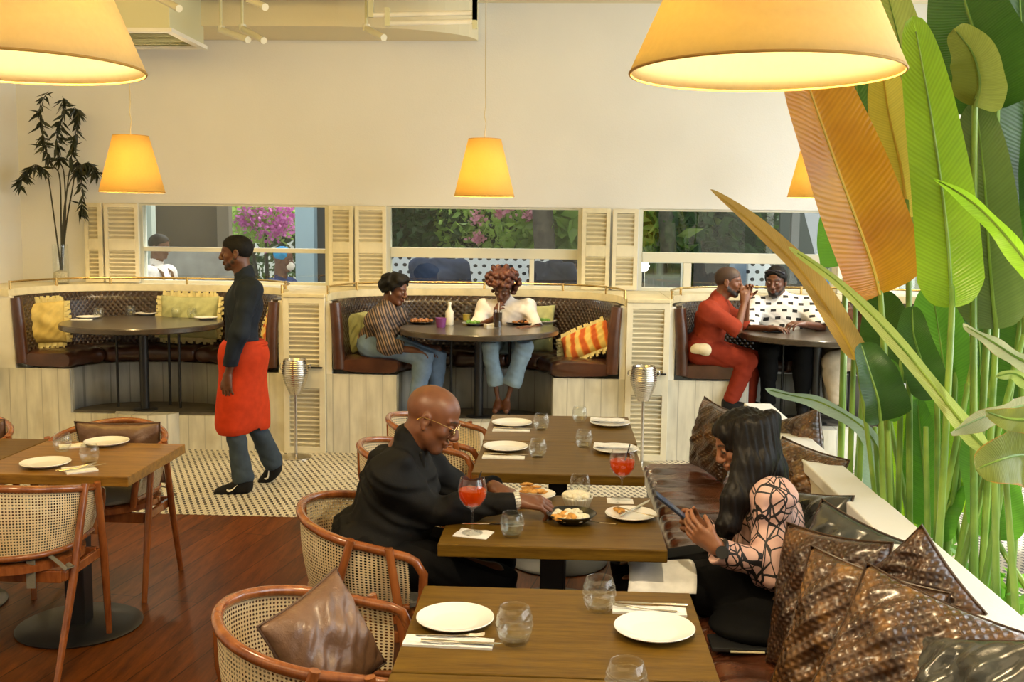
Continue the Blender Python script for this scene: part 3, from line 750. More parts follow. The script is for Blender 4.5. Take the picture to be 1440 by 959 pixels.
bc(1152, 756, 3.86, (.36,.36), .15, (R(-24), R(-8), R(-56)), m_bl, 'black glossy leather cushion directly behind the woman\'s back', 4, dx=-.05)
bc(1196, 806, 3.34, (.34,.38), .14, (R(-22), R(14), R(-44)), m_gl, 'glossy grey leather cushion peeking out between two brown ones', 5, dx=-.03)
bc(1172, 852, 3.14, (.38,.46), .17, (R(-16), R(-4), R(-48)), m_wl, 'large dark woven leather cushion standing beside the woman\'s hip', 6, dx=-.02)
bc(1296, 846, 2.80, (.28,.32), .12, (R(-14), R(40), R(-58)), m_wl, 'dark brown cushion with its zipped corner pointing up against the ledge', 7, dx=-.03)
bc(1212, 908, 2.76, (.40,.44), .17, (R(-20), R(6), R(-40)), m_wl2, 'brown woven leather cushion in the middle of the foreground pile', 8, dx=-.02)
bc(1292, 946, 2.50, (.42,.42), .18, (R(-34), R(12), R(-38)), m_wl2, 'shiny bronze woven leather cushion at the bottom of the photo', 9, dx=-.02)
bc(1392, 1004, 2.30, (.34,.36), .15, (R(-30), R(-16), R(-52)), m_gl, 'grey glossy cushion in the bottom right corner of the photo', 10, dx=-.03)
# ================================================================ pendant lamps
def shademat(name, outer, inner_e, strength):
    m, nt, out = newmat(name)
    v = coords(nt); f = noise(nt, v, 60, 4); c = ramp(nt, f, [(.3, tuple(k*.9 for k in outer)), (.7, outer)])
    p = bsdf(nt, None, c, .8, 0, f, .15, .002); tl = nd(nt, 'BsdfTranslucent', {'Color': c4(inner_e)})
    mx = nt.nodes.new('ShaderNodeMixShader'); mx.inputs[0].default_value = strength; nt.links.new(p.outputs[0], mx.inputs[1]); nt.links.new(tl.outputs[0], mx.inputs[2]); nt.links.new(mx.outputs[0], out.inputs[0]); return m
m_shade = shademat('linen_shade', (.92,.80,.48), (1.0,.78,.26), .52)
m_shadeS = shademat('yellow_shade', (.86,.64,.22), (1.0,.76,.30), .6)
m_trim = mat('shade_trim', (.55,.30,.06), .6)
m_bulb = emis('bulb_glow', (1.0,.70,.34), 60)
m_cord = mat('lamp_cord', (.55,.46,.28), .6)
def lamp(loc, rb, rt, h, label, m, power, ztop=ZC, wire=True):
    t = thing('pendant_lamp', label, 'lamp', loc, 0)
    b = MB(); b.grid(lambda u, v: ((rb+(rt-rb)*v)*math.cos(2*PI*u), (rb+(rt-rb)*v)*math.sin(2*PI*u), h*v), 72, 3); b.build('shade', m, t, smooth=True, solid=.004)
    for r_, z in ((rb, .0), (rt, h)):
        b = MB(); b.tube([(r_*math.cos(2*PI*k/64), r_*math.sin(2*PI*k/64), z) for k in range(64)], .0035, 6, closed=True); b.build('shade_rim', m_trim, t, smooth=True)
    b = MB(); b.cyl((0,0,h*.62), (0,0,h*.82), .022, n=16); b.build('socket', m_brass, t, smooth=True)
    b = MB()
    for k in range(3): b.cyl((0,0,h*.8), (rt*.99*math.cos(2*PI*k/3), rt*.99*math.sin(2*PI*k/3), h-.004), .002, n=6)
    b.build('spider', m_brass, t)
    b = MB(); rB = .030; b.lathe([(0,-rB),(rB*.6,-rB*.8),(rB,0),(rB*.75,rB*.8),(.014,rB*1.6),(0,rB*1.7)], (0,0,h*.5), 20); b.build('bulb', m_bulb, t, smooth=True)
    H_ = ztop-loc[2]; b = MB(); b.tube([(0,0,h*.8),(.0,0,h+.05),(.008,.0,h+.12),(-.004,0,h+.18),(.004,0,h+.26),(0,0,h+.5),(0,0,H_)], .0035, 6); b.build('cord', m_cord, t, smooth=True)
    l = bpy.data.lights.new('pendant_light', 'POINT'); l.energy = power; l.color = (1,.80,.50); l.shadow_soft_size = .035
    lo = bpy.data.objects.new('pendant_light', l); COL.objects.link(lo); lo.parent = t; lo.location = (0,0,h*.30)
    return t
LY = 8.05
p = at(1075, 103, 2.53); lamp((p.x, 2.53, p.z), .318, .13, .42, 'large cone pendant lamp, orange on its left side, at the top right', m_shade, 48)
p = at(22, 95, 2.50); lamp((p.x, 2.50, p.z), .30, .125, .42, 'large cream cone pendant lamp at the top left corner', m_shade, 48)
for px, py, r_, l in ((186, 270, .247, 'small yellow cone pendant over the left booth table'), (681, 276, .232, 'small yellow cone pendant over the middle booth table'), (1150, 277, .225, 'small yellow cone pendant at the right, mostly behind the big orange leaf')):
    p = at(px, py, LY); lamp((p.x, LY, p.z), r_, r_*.54, .435, l, m_shadeS, 30)
# ================================================================ people
class Shape:
    """records add / sub operations, then evaluates them on one grid"""
    def __init__(s): s.ops = []; s.lo = np.full(3, 1e9); s.hi = np.full(3, -1e9)
    def _b(s, p, r): p = np.array([p[0],p[1],p[2]]); s.lo = np.minimum(s.lo, p-r); s.hi = np.maximum(s.hi, p+r)
    def cap(s, a, ra, b, rb, k=.02, op='add', **kw):
        if op == 'add': s._b(a, ra*1.6); s._b(b, rb*1.6)
        s.ops.append(('cap', (a, ra, b, rb, k, op), kw)); return s
    def ell(s, c, r, rot=None, k=.02, op='add'):
        if op == 'add': s._b(c, max(r))
        s.ops.append(('ell', (c, r, rot, k, op), {})); return s
    def cut(s, p, n): s.ops.append(('cut', (p, n), {})); return s
    def wob(s, a, f, sd=0): s.ops.append(('wob', (a, f, sd), {})); return s
    def mesh(s, name, m, h, parent=None, origin=(0,0,0), paint=None, base=None):
        g = SDF(s.lo-4*h, s.hi+4*h, h)
        for o, a, kw in s.ops: getattr(g, o)(*a, **kw)
        return g.mesh(name, m, parent, origin, paint, base)
def rotm(r, f, u): return [[r[i], f[i], u[i]] for i in range(3)]
def frame(f, u):
    f = Vector(f).normalized(); u = Vector(u); r = f.cross(u).normalized(); u = r.cross(f).normalized(); return r, f, u
def hand(S, W, d, n, side, curl, hs=1.0, thumb=.5, tc=.5, spread=.10):
    d = Vector(d).normalized(); n = Vector(n); n = (n-d*n.dot(d)).normalized(); lat = d.cross(n).normalized()*side   # lat: towards the thumb
    W = Vector(W); L = .088*hs
    kn = []
    for i in range(4):
        q = (.030-.0205*i)*hs; kn.append(W+d*(L-(.004,0,.003,.012)[i]*hs)+lat*q)
        S.cap(W+lat*q*.55+d*.008, .0165*hs, kn[i], .0115*hs, .014)
    S.cap(W, .024*hs, W+d*.05*hs, .020*hs, .015)
    S.cap(W+d*.02*hs+lat*.014*hs+n*.006, .017*hs, W+d*.045*hs+lat*.022*hs+n*.008, .013*hs, .012)
    ln = [(.042,.025,.020),(.046,.029,.021),(.042,.027,.020),(.033,.020,.018)]
    cu = curl if isinstance(curl, (list, tuple)) else [curl]*4
    for i in range(4):
        a = 0; p = kn[i]; dd0 = (d+lat*spread*(1.5-i)*.5).normalized()
        for j in range(3):
            a += cu[i]*(.7, 1.0, .75)[j]; dd = dd0*math.cos(a)+n*math.sin(a); q = p+dd*ln[i][j]*hs
            S.cap(p, (.0098,.0088,.0078)[j]*hs, q, (.0088,.0078,.0066)[j]*hs, .004); p = q
    b = W+d*.028*hs+lat*.024*hs+n*.004; t1 = (lat*math.cos(thumb)+d*math.sin(thumb)*1.1+n*tc*.6).normalized(); p1 = b+t1*.034*hs
    t2 = (t1*.6+d*.7+n*tc).normalized(); p2 = p1+t2*.030*hs; t3 = (t2+n*tc*.4-lat*.15).normalized(); p3 = p2+t3*.024*hs
    S.cap(b, .0145*hs, p1, .0115*hs, .010); S.cap(p1, .0105*hs, p2, .0095*hs, .005); S.cap(p2, .0095*hs, p3, .0075*hs, .004)
def headshape(S, C, f, u, s=1.0, female=False, lips=1.0, nose=1.0):
    r, f, u = frame(f, u); T = lambda x, y, z: Vector(C)+r*x*s+f*y*s+u*z*s; M3 = rotm(r, f, u)
    E = lambda c, q, k=.015, op='add': S.ell(T(*c), tuple(k_*s for k_ in q), M3, k*s, op)
    jw = .9 if female else 1.0
    E((0,-.012,.035), (.0755,.098,.086), .0); E((0,.018,.045), (.066,.072,.066), .02)
    E((0,.028,-.030), (.058*jw,.062,.080), .03); E((0,.066,-.098), (.024,.020,.017), .022)
    for q in (-1, 1):
        S.cap(T(q*.054*jw,-.005,-.045), .018*s, T(q*.020,.062,-.098), .016*s, .025*s)
        E((q*.040,.062,-.022), (.021,.020,.020), .018)
        E((q*.031,.104,.006), (.016,.014,.010), .012, 'sub')
        S.cap(T(q*.010,.092,.026), .008*s, T(q*.045,.074,.026), .008*s, .012*s)
        E((q*.030,.083,.004), (.0135,.0115,.0105), .003)
        E((q*.0125*nose,.100,-.036), (.010*nose,.011,.009), .006)
        # ear
        E((q*.078,-.008,-.002), (.009,.019,.031), .006); E((q*.085,-.004,.002), (.005,.009,.015), .004, 'sub'); E((q*.080,-.002,-.030), (.007,.009,.010), .005)
    S.cap(T(0,.090,.020), .0085*s, T(0,.112,-.028), .0125*nose*s, .012*s); E((0,.108,-.034), (.013*nose,.012,.010), .008)
    S.cap(T(-.018,.089,-.060), .0068*lips*s, T(.018,.089,-.060), .0068*lips*s, .006*s); E((0,.094,-.060), (.018,.007*lips,.0062*lips), .004)
    E((0,.090,-.073), (.019,.009*lips,.0078*lips), .005); E((0,.100,-.0665), (.024,.006,.0016), .002, 'sub')
    return T, (r, f, u)
def skinmat(name, rough=.42):
    m, nt, out = newmat(name); at_ = nd(nt, 'Attribute', attribute_name='Col'); v = coords(nt)
    c = mixc(nt, 1.0, at_.outputs[0], ramp(nt, noise(nt, v, 30, 4), [(.3, (.86,.84,.82)), (.7, (1.08,1.06,1.04))]), 'MULTIPLY')
    bsdf(nt, out, c, rough, 0, noise(nt, v, 260, 2), .12, .001, Subsurface_Weight=.08, Subsurface_Radius=(.012,.004,.002), Subsurface_Scale=.5); return m
m_skin = skinmat('skin')
def cloth(name, col, rough=.85, **kw): return mat(name, col, rough, var=.12, vscale=18, bump=.25, bscale=320, Specular_IOR_Level=.12, **kw)
def ellT(S, c, q, M3, k=.04): S.ell(c, q, M3, k)
class Fig:
    def __init__(s, J, face, up, fwd, scale=1.0, fat=1.0, h=.007, shr=1.0):
        s.J = {k: Vector(v) for k, v in J.items()}; s.face = face; s.up = up; s.s = scale; s.fat = fat; s.h = h
        J = s.J; s.tu = (J['neck']-J['hip']).normalized(); s.r = (J['sR']-J['sL']).normalized(); s.f = s.tu.cross(s.r).normalized()
        s.r2 = s.f.cross(s.tu).normalized(); s.M = rotm(s.r2, s.f, s.tu)
    def torso(s, S, e=0, shoulders=True, kk=.05):
        J = s.J; M = s.M; ft = s.fat; sc_ = s.s
        ch = J['neck'].lerp(J['hip'], .36); wa = J['neck'].lerp(J['hip'], .68)
        if 'chest' in J: ch = J['chest']
        if 'waist' in J: wa = J['waist']
        S.ell(ch+s.f*.01, ((.150+e)*sc_,(.098*ft+e)*sc_,(.17+e)*sc_), M, 0); S.ell(wa+s.f*.015, ((.132*ft+e)*sc_,(.100*ft+e)*sc_,(.15+e)*sc_), M, kk)
        S.ell(J['hip'], ((.155*ft+e)*sc_,(.118*ft+e)*sc_,(.125+e)*sc_), M, kk)
        if shoulders:
            for q in ('sL', 'sR'):
                S.cap(J['neck']-s.tu*.05+(J[q]-J['neck'])*.15, (.055+e)*sc_, J[q], (.053+e)*sc_, .04)
                S.cap(ch, (.09+e)*sc_, J[q]-s.tu*.03, (.060+e)*sc_, .05)
    def arm(s, S, q, e=0, stop=1.0, rs=(.050,.040,.028), k=.02, e2=None):
        J = s.J; e2 = e if e2 is None else e2; sc_ = s.s; a, b, c = J['s'+q], J['e'+q], J['w'+q]
        if stop <= 1:
            t = stop; S.cap(a, (rs[0]+e)*sc_, a.lerp(b, t), (rs[0]+(rs[1]-rs[0])*t+e2)*sc_, k)
        else:
            t = stop-1; S.cap(a, (rs[0]+e)*sc_, b, (rs[1]+e)*sc_, k); S.cap(b, (rs[1]+e)*sc_, b.lerp(c, t), (rs[1]+(rs[2]-rs[1])*t+e2)*sc_, .015)
    def leg(s, S, q, e=0, e2=None, rs=(.088,.058,.054,.037), k=.03, stop=1.0):
        J = s.J; e2 = e if e2 is None else e2; sg = 1 if q == 'R' else -1; sc_ = s.s
        hp = J['hip']+s.r2*sg*.085*sc_-s.tu*.02; kn = J['k'+q]; an = J['a'+q]; ft = s.fat
        S.cap(hp, (rs[0]*ft+e)*sc_, kn, (rs[1]+e)*sc_, k)
        mid = kn.lerp(an, .32*stop); S.cap(kn, (rs[1]*.97+e)*sc_, mid, (rs[2]+e)*sc_, .02); S.cap(mid, (rs[2]+e)*sc_, kn.lerp(an, stop), (rs[3]+e2)*sc_, .02)
    def body(s, label, origin, skin, hands=None, legs=True, paint=None, beard=None, female=False, nose=1.0, lips=1.0, group=None, torso_shrink=-.012, feet=False, eyes=True, brow=(.02,.012,.008)):
        J = s.J; S = Shape(); sc_ = s.s; h = s.h
        T, fr = headshape(S, J['head'], s.face, s.up, sc_, female, lips, nose); s.T = T; s.fr = fr
        nk = .050 if female else .060
        S.cap(T(0,-.022,-.06), nk*sc_, J['neck']-s.tu*.03, (nk+.006)*sc_, .025)
        s.torso(S, torso_shrink)
        for q in ('L','R'):
            s.arm(S, q, -.004, 2.0, k=.03)
            if legs: s.leg(S, q, -.020)
            if feet or legs:
                S.cap(J['a'+q], .034*sc_, J['a'+q].lerp(J['t'+q], .35)-Vector((0,0,.015)), .034*sc_, .02); S.cap(J['a'+q]-Vector((0,0,.03)), .03*sc_, J['t'+q], .024*sc_, .03)
        for q, a in (hands or {}).items():
            a = dict(a); hand(S, J['w'+q], a.pop('d'), a.pop('n'), a.pop('side'), a.pop('curl'), sc_*a.pop('hs', 1.0), **a)
        ol = tuple(k*.55 for k in skin)
        pt = [(T(0,.098,-.060), .012*sc_, (skin[0]*1.0, skin[1]*.62, skin[2]*.62), .5), (T(0,.096,-.072), .013*sc_, (min(1, skin[0]*1.35), skin[1]*.75, skin[2]*.75), .5)]
        for q in (-1, 1):
            pt += [(T(q*.019,.096,.027), (.010,.010,.006), brow, .5), (T(q*.033,.092,.030), (.012,.012,.006), brow, .5), (T(q*.045,.082,.028), (.009,.012,.005), brow, .5)]
            if h > .0045 and eyes: pt += [(T(q*.030,.094,.004), .0085, (.5,.45,.42), .3), (T(q*.030,.098,.004), .0055, (.02,.01,.01), .3)]
        if beard:
            bc_, br = beard
            pt = [(T(0,.078,-.098), .030*br, bc_, .35), (T(0,.098,-.048), (.022,.012,.006), bc_, .5)]+[(T(q*x,y,z), r_*br, bc_, .35) for q in (-1,1) for x,y,z,r_ in ((.025,.070,-.092,.026),(.042,.045,-.078,.024),(.055,.018,-.058,.022),(.064,.005,-.035,.015),(.028,.088,-.062,.010))]+pt
        s.o = S.mesh('person', m_skin, h, None, origin, (pt if not paint else pt+paint(T)), skin)
        s.o.location = origin; s.org = Vector(origin); tag(s.o, label, 'person', group)
        if h <= .0045 and eyes:
            for q in (-1, 1):
                b = MB(); b.lathe([(0,-.0112),(.006,-.0095),(.0112,0),(.006,.0095),(0,.0112)], (0,0,0), 14)
                o = b.build('eye', m_eye, s.o, smooth=True, loc=T(q*.030,.0855,.002)-s.org)
        return s.o
    def child(s, S, name, m, h=None, paint=None, base=None): return S.mesh(name, m, h or s.h, s.o, s.org, paint, base)
    def shirt(s, m, e=.012, sleeve=1.92, hem=.10, wob=.006, name='shirt', collar=True, se=None, openfront=False, wf=26, cuff=None, sd=1):
        S = Shape(); s.torso(S, e); J = s.J; sc_ = s.s
        for q in ('L','R'): s.arm(S, q, e+.004, sleeve, k=.04, e2=(se if se is not None else e))
        if collar: S.cap(J['neck']-s.tu*.03, (.060+e*.5)*sc_, J['neck'].lerp(s.T(0,-.03,-.07), .45), (.060+e*.3)*sc_, .03)
        S.wob(wob, wf, sd)
        if wob > .004: S.wob(wob*.5, wf*2.3, sd+5)
        for q in ('L','R'):
            if sleeve > 1: a = J['e'+q].lerp(J['w'+q], sleeve-1); d = (J['w'+q]-J['e'+q]).normalized()
            else: a = J['s'+q].lerp(J['e'+q], sleeve); d = (J['e'+q]-J['s'+q]).normalized()
            S.cap(a+d*(.075), .075, a+d*.16, .075, 0, 'sub')
        if collar:
            nd_ = (s.T(0,-.03,-.07)-J['neck']).normalized(); p = J['neck'].lerp(s.T(0,-.03,-.07), .35)
            S.cap(p+nd_*.09+s.f*.05, .085, p+nd_*.2+s.f*.1, .085, .004, 'sub')
            S.cap(s.T(0,-.022,-.05), .052*sc_, J['neck']-s.tu*.01, .052*sc_, .004, 'sub')
        hp = J['hip']-s.tu*hem; S.cut(hp, -s.tu)
        return s.child(S, name, m)
    def trousers(s, m, e=.012, stop=.93, wob=.006, name='trousers', top=.10, e2=None, wf=24, sd=3):
        S = Shape(); J = s.J; sc_ = s.s
        S.ell(J['hip'], ((.155*s.fat+e)*sc_,(.118*s.fat+e)*sc_,(.13+e)*sc_), s.M, 0)
        for q in ('L','R'): s.leg(S, q, e, e2, stop=stop)
        S.wob(wob, wf, sd); S.wob(wob*.5, wf*2.2, sd+3)
        for q in ('L','R'):
            d = (J['a'+q]-J['k'+q]).normalized(); a = J['k'+q].lerp(J['a'+q], stop); S.cap(a+d*.085, .075, a+d*.2, .075, 0, 'sub')
        S.cut(J['hip']+s.tu*top, s.tu)
        return s.child(S, name, m)
    def shoes(s, m, sole=None, e=.010):
        J = s.J
        for q in ('L','R'):
            A = J['a'+q]; t = J['t'+q]; S = Shape(); d = (t-A); fl = Vector((d.x, d.y, 0)).normalized() if abs(d.normalized().z) < .8 else d.normalized()
            up_ = (A-t); up_ = (Vector((0,0,1)) if d.normalized().z > -.75 else Vector((0,0,1)))
            S.cap(A-fl*.02-Vector((0,0,.0)), .043, A-Vector((0,0,.035))+fl*.03, .042, .02); S.cap(A-Vector((0,0,.045))-fl*.02, .040, t, .034, .03); S.cap(A+Vector((0,0,-.02))+fl*.02, .036, t-fl*.02+Vector((0,0,.006)), .030, .03)
            sh = s.child(S, 'shoe', m, .005)
            yield q, sh, fl
def hair_short(F, m, th=.006, line=0.0, back=-.06, h=None, name='hair', wob=0):
    S = Shape(); T = F.T; r, f, u = F.fr; M3 = rotm(r, f, u); s = F.s
    S.ell(T(0,-.012,.035), ((.0755+th)*s,(.098+th)*s,(.086+th)*s), M3, 0); S.ell(T(0,.018,.045), ((.066+th)*s,(.072+th)*s,(.066+th)*s), M3, .02)
    if wob: S.wob(wob, 90, 2)
    a = T(0,.090,.068+line); n = (f*.92-u*.38).normalized()
    S.cut(a, n); S.cut(T(0,-.06,back), (-u*.9+f*.35).normalized())
    S.cap(T(-.12,.075,-.01), .055*s, T(.12,.075,-.01), .055*s, 0, 'sub'); S.cap(T(-.12,.0,-.035), .030*s, T(.12,.0,-.035), .030*s, 0, 'sub')
    return F.child(S, name, m, h or min(F.h, .006))
m_eye = mat('eye', (.06,.04,.03), .15)
m_hair = mat('black_hair', (.006,.005,.0045), .6, bump=.8, bscale=150, Specular_IOR_Level=.2)
m_hairbr = mat('auburn_curls', (.085,.022,.010), .5, var=.3, vscale=30, bump=.8, bscale=120)
m_blackc = cloth('black_suit_cloth', (.008,.0075,.007), .7)
m_blackt = cloth('black_trouser_cloth', (.003,.003,.0035), .75)
SK_D = (.125,.048,.024); SK_M = (.165,.060,.025); SK_L = (.30,.125,.060)
# ---------------------------------------------------------------- 1 bald man in black
Z = Vector((0,0,1))
J = dict(head=at(607,588,3.78), neck=at(566,632,3.80), chest=at(557,690,3.80), waist=at(540,750,3.79), hip=(-.70,3.78,.625),
  sR=at(554,668,3.63), sL=at(588,652,4.00), eR=at(603,722,3.70), wR=at(728,704,3.76), eL=at(655,700,4.10), wL=at(693,685,3.99),
  kR=(-.235,3.66,.575), kL=(-.24,3.90,.575), aR=(-.28,3.66,.09), aL=(-.25,3.92,.09), tR=(-.13,3.64,.035), tL=(-.10,3.94,.035))
f1 = Vector((.90,-.10,-.40)); m1 = Fig(J, f1, Vector((.42,.0,.9)), None, 1.0, 1.22, .0042)
m1.body('bald man in glasses and a black jacket leaning over his food at the table', (-.70,3.78,0), SK_M,
  hands=dict(R=dict(d=(.90,.16,-.10), n=(-.05,.35,-1), side=1, curl=[.62,.70,.75,.8], thumb=.75, tc=.7, hs=1.04), L=dict(d=(.93,-.20,-.25), n=(0,0,-1), side=-1, curl=[.35,.42,.5,.55], thumb=.6, tc=.3)), lips=1.15, nose=1.15,
  paint=lambda T: [(T(0,.070,-.098), .040, (.085,.032,.017), .6), (T(.045,.05,-.075), .03, (.10,.038,.02), .8), (T(-.045,.05,-.075), .03, (.10,.038,.02), .8)])
m1.shirt(m_blackc, .022, 1.93, .14, .012, 'jacket', se=.020, wf=27)
# lapel edge and buttons
S = Shape(); q = m1; S.cap(J['neck']+q.f*.085+q.tu*.02+q.r2*.06, .012, q.J['chest']+q.f*.135+q.r2*.03, .012, .01); S.cap(J['neck']+q.f*.06+q.tu*.03-q.r2*.06, .012, q.J['chest']+q.f*.13-q.r2*.03, .012, .01)
m1.child(S, 'lapel', m_blackc, .005)
m1.trousers(m_blackt, .024, .95, .008)
for _ in m1.shoes(m_black): pass
def spectacles(F, m, m_l):
    T = F.T; b = MB()
    for q in (-1,1):
        b.tube([T(q*.031+.023*math.cos(a), .104, .002+.0175*math.sin(a)) for a in [2*PI*k/28 for k in range(28)]], .0013, 6, closed=True)
        b.tube([T(q*.054,.103,.008), T(q*.070,.090,.012), T(q*.084,.02,.012), T(q*.086,-.02,.008), T(q*.084,-.035,-.010)], .0016, 6)
    b.tube([T(-.008,.105,.006), T(0,.109,.010), T(.008,.105,.006)], .0013, 6)
    b.v = [tuple(Vector(p)-F.org) for p in b.v]; g = b.build('glasses', m, F.o, smooth=True)
    for q in (-1,1):
        b = MB(); c = T(q*.031,.1035,.002); ring = [T(q*.031+.022*math.cos(a), .104, .002+.0167*math.sin(a))-F.org for a in [2*PI*k/24 for k in range(24)]]; b._add(ring, [tuple(range(24))]); b.build('lens', m_l, g)
m_gold = mat('gold_wire', (.85,.62,.28), .22, 1.0)
spectacles(m1, m_gold, m_pane)
b = MB(); a = m1.J['wR']; d = (m1.J['wR']-m1.J['eR']).normalized(); x_ = d.cross(Z).normalized(); y_ = x_.cross(d)
for k in range(18):
    t_ = 2*PI*k/18; c = a-d*.002+(x_*math.cos(t_)*.034+y_*math.sin(t_)*.031)-m1.org; b.bar(c-d*.010, c+d*.010, .009, .005, up=(x_*math.cos(t_)+y_*math.sin(t_)))
b.tube([a+(x_*math.cos(2*PI*k/20)*.033+y_*math.sin(2*PI*k/20)*.030)-m1.org for k in range(20)], .003, 6, closed=True)
b.build('watch', mat('pale_steel_watch', (.9,.86,.76), .25, .6), m1.o)
# ---------------------------------------------------------------- 2 woman with phone
J = dict(head=at(1044,622,3.74), neck=at(1066,672,3.74), chest=at(1080,735,3.74), waist=at(1090,795,3.73), hip=(.80,3.72,.575),
  sL=at(1086,702,3.57), sR=at(1058,694,3.90), eL=at(1082,800,3.50), wL=at(1008,770,3.44), eR=at(1040,785,3.92), wR=at(985,742,3.72),
  kL=(.26,3.60,.565), kR=(.27,3.84,.57), aL=(.31,3.60,.09), aR=(.33,3.86,.09), tL=(.17,3.58,.035), tR=(.19,3.88,.035))
w1 = Fig(J, Vector((-.86,-.10,-.36)), Vector((-.30,0,.95)), None, .93, 1.15, .0042)
w1.body('woman with long straight black hair looking down at her phone on the bench', (.80,3.72,0), SK_L,
  hands=dict(L=dict(d=(-.80,.22,.52), n=(.1,.75,.35), side=-1, curl=[.45,.48,.5,.5], thumb=.9, tc=.5), R=dict(d=(-.80,-.42,.42), n=(.2,-.75,.25), side=1, curl=[.8,.85,.9,.9], thumb=.9, tc=.6)), female=True, lips=1.35, nose=.9)
def linesmat():
    m, nt, out = newmat('pink_blouse_black_lines'); v = coords(nt)
    def lay(sc_, rot, w_):
        vv = coords(nt, scale=(sc_, sc_*.8, sc_*.55), rot=rot)
        e = nd(nt, 'TexVoronoi', {'Vector': vv, 'Scale': 1.0}, feature='DISTANCE_TO_EDGE').outputs[0]
        return math_(nt, 'LESS_THAN', e, w_)
    l = math_(nt, 'MAXIMUM', lay(16, (.7,.3,.2), .028), math_(nt, 'MAXIMUM', lay(13, (-.5,.9,1.2), .024), lay(11, (1.3,-.4,.6), .022)))
    c = ramp(nt, noise(nt, v, 9, 3), [(.3, (.58,.33,.27)), (.7, (.78,.52,.45))])
    bsdf(nt, out, mixc(nt, l, c, (.012,.009,.010)), .6, 0, noise(nt, v, 200, 2), .15, .002); return m
w1.shirt(linesmat(), .022, 1.93, .0, .010, 'blouse', se=.016, wf=24, sd=4)
# trousers with the loose skirt of her coat on the seat
S = Shape(); q = w1; S.ell(q.J['hip'], (.19,.165,.15), q.M, 0)
for k in ('L','R'): q.leg(S, k, .022)
S.ell(Vector((.80,3.60,.515)), (.20,.17,.085), None, .05); S.ell(Vector((.72,3.42,.500)), (.20,.14,.050), None, .05)
S.wob(.007, 24, 3); S.cut(q.J['hip']+q.tu*.12, q.tu)
for k in ('L','R'): S.cap(q.J['a'+k]+Vector((0,0,-.05)), .07, q.J['a'+k]+Vector((0,0,-.1)), .07, 0, 'sub')
w1.child(S, 'trousers', m_blackt)
for _ in w1.shoes(m_black): pass
def hairmat(name, a, b):
    m, nt, out = newmat(name); v = coords(nt, scale=(90,90,3.0)); f = noise(nt, v, 2, 5, .7)
    bsdf(nt, out, ramp(nt, f, [(.35, a), (.75, b)]), .45, 0, f, .5, .002, Specular_IOR_Level=.22); return m
def longhair(F):
    S = Shape(); T = F.T; r, f, u = F.fr; M3 = rotm(r, f, u)
    S.ell(T(0,-.016,.035), (.084,.108,.094), M3, 0); S.ell(T(0,.020,.052), (.074,.074,.066), M3, .02)
    def chain(pts, rr, k=.035):
        for i in range(len(pts)-1): S.cap(pts[i], rr[i], pts[i+1], rr[i+1], k)
    # camera side: a smooth curtain from the crown over the ear to the chest, in slightly offset strands
    for (dx, r_, n_) in ((0,.024,4),(10,.026,4),(20,.028,3),(32,.030,2),(42,.032,1)):
        p = [(1043,598,3.66),(1042,650,3.63),(1026,700,3.59),(1018,738,3.57),(1014,768,3.58)]
        pts = [at(x+dx*(1 if i < 2 else .95-.13*(i-1))+0, y-(10 if dx > 40 else 0), Y+(.03 if dx > 40 else 0)) for i, (x, y, Y) in enumerate(p[:n_+1])]
        chain(pts, [r_, r_, r_*.95, r_*.8, r_*.45][:n_+1])
    # back: falls behind the shoulder
    for (a_, b_, Y) in (((1078,610),(1098,690),3.72),((1082,612),(1104,700),3.78),((1080,612),(1102,700),3.86),((1068,606),(1074,664),3.66)):
        chain([at(a_[0], a_[1], Y+.03), at((a_[0]+b_[0])/2, 660, Y), at(b_[0], b_[1]-4, Y), at(b_[0]+2, b_[1]+40, Y)], [.034,.032,.026,.012])
    # far side curtain
    for dx in (12, 26, 44):
        chain([at(1022+dx, 600, 3.80), at(1026+dx, 660, 3.84), at(1022+dx, 720, 3.86), at(1018+dx, 765, 3.86)], [.024,.026,.022,.010])
    q = np.random.RandomState(8); S.ops.append(('strands', (), {}))
    S.cap(T(-.030,.14,-.035), .060, T(.030,.14,-.035), .060, .01, 'sub'); S.cap(T(-.03,.118,.03), .038, T(.03,.118,.03), .038, .01, 'sub')
    F.child(S, 'hair', hairmat('long_black_hair', (.0025,.002,.002), (.010,.006,.0045)), .0042)
longhair(w1)
b = MB(); a = w1.J['wL']; d = (w1.J['wL']-w1.J['eL']).normalized(); x_ = d.cross(Z).normalized(); y_ = x_.cross(d)
b.T = Matrix.Translation(-w1.org); b.tube([a-d*.004-d*.012+(x_*math.cos(2*PI*k/20)*.034+y_*math.sin(2*PI*k/20)*.032) for k in range(20)], .009, 6, closed=True, flat=1.0)
cc_ = a-d*.016-x_*.0-Vector((0,.036,0)); b.cyl(cc_, cc_+Vector((-.002,-.010,.003)), .022, n=24); b.build('watch', m_black, w1.o, smooth=True)
def box_thing(name, label, cat, m, c, size, rot, bevel=.002):
    b = MB(); b.box((0,0,0), size); o = b.build(name, m, None, bevel=bevel); o.location = c; o.rotation_euler = rot; tag(o, label, cat); return o
pc = at(944,712,3.60); ph = box_thing('smartphone', 'dark smartphone held in the long-haired woman\'s hands', 'phone', mat('phone_case', (.012,.014,.022), .3), pc, (.072,.150,.009), (0,0,0), .003)
fx = Vector((.80,.0,-.62)).normalized(); fy = Vector((0,1,0)); nz = fx.cross(fy); ph.matrix_world = Matrix.Translation(pc) @ Matrix(((fy.x, fx.x, -nz.x),(fy.y, fx.y, -nz.y),(fy.z, fx.z, -nz.z))).to_4x4()
b = MB(); b.box((0,0,-.0051), (.064,.140,.0008)); b.build('screen', mat('phone_screen', (.10,.16,.30), .1), ph)
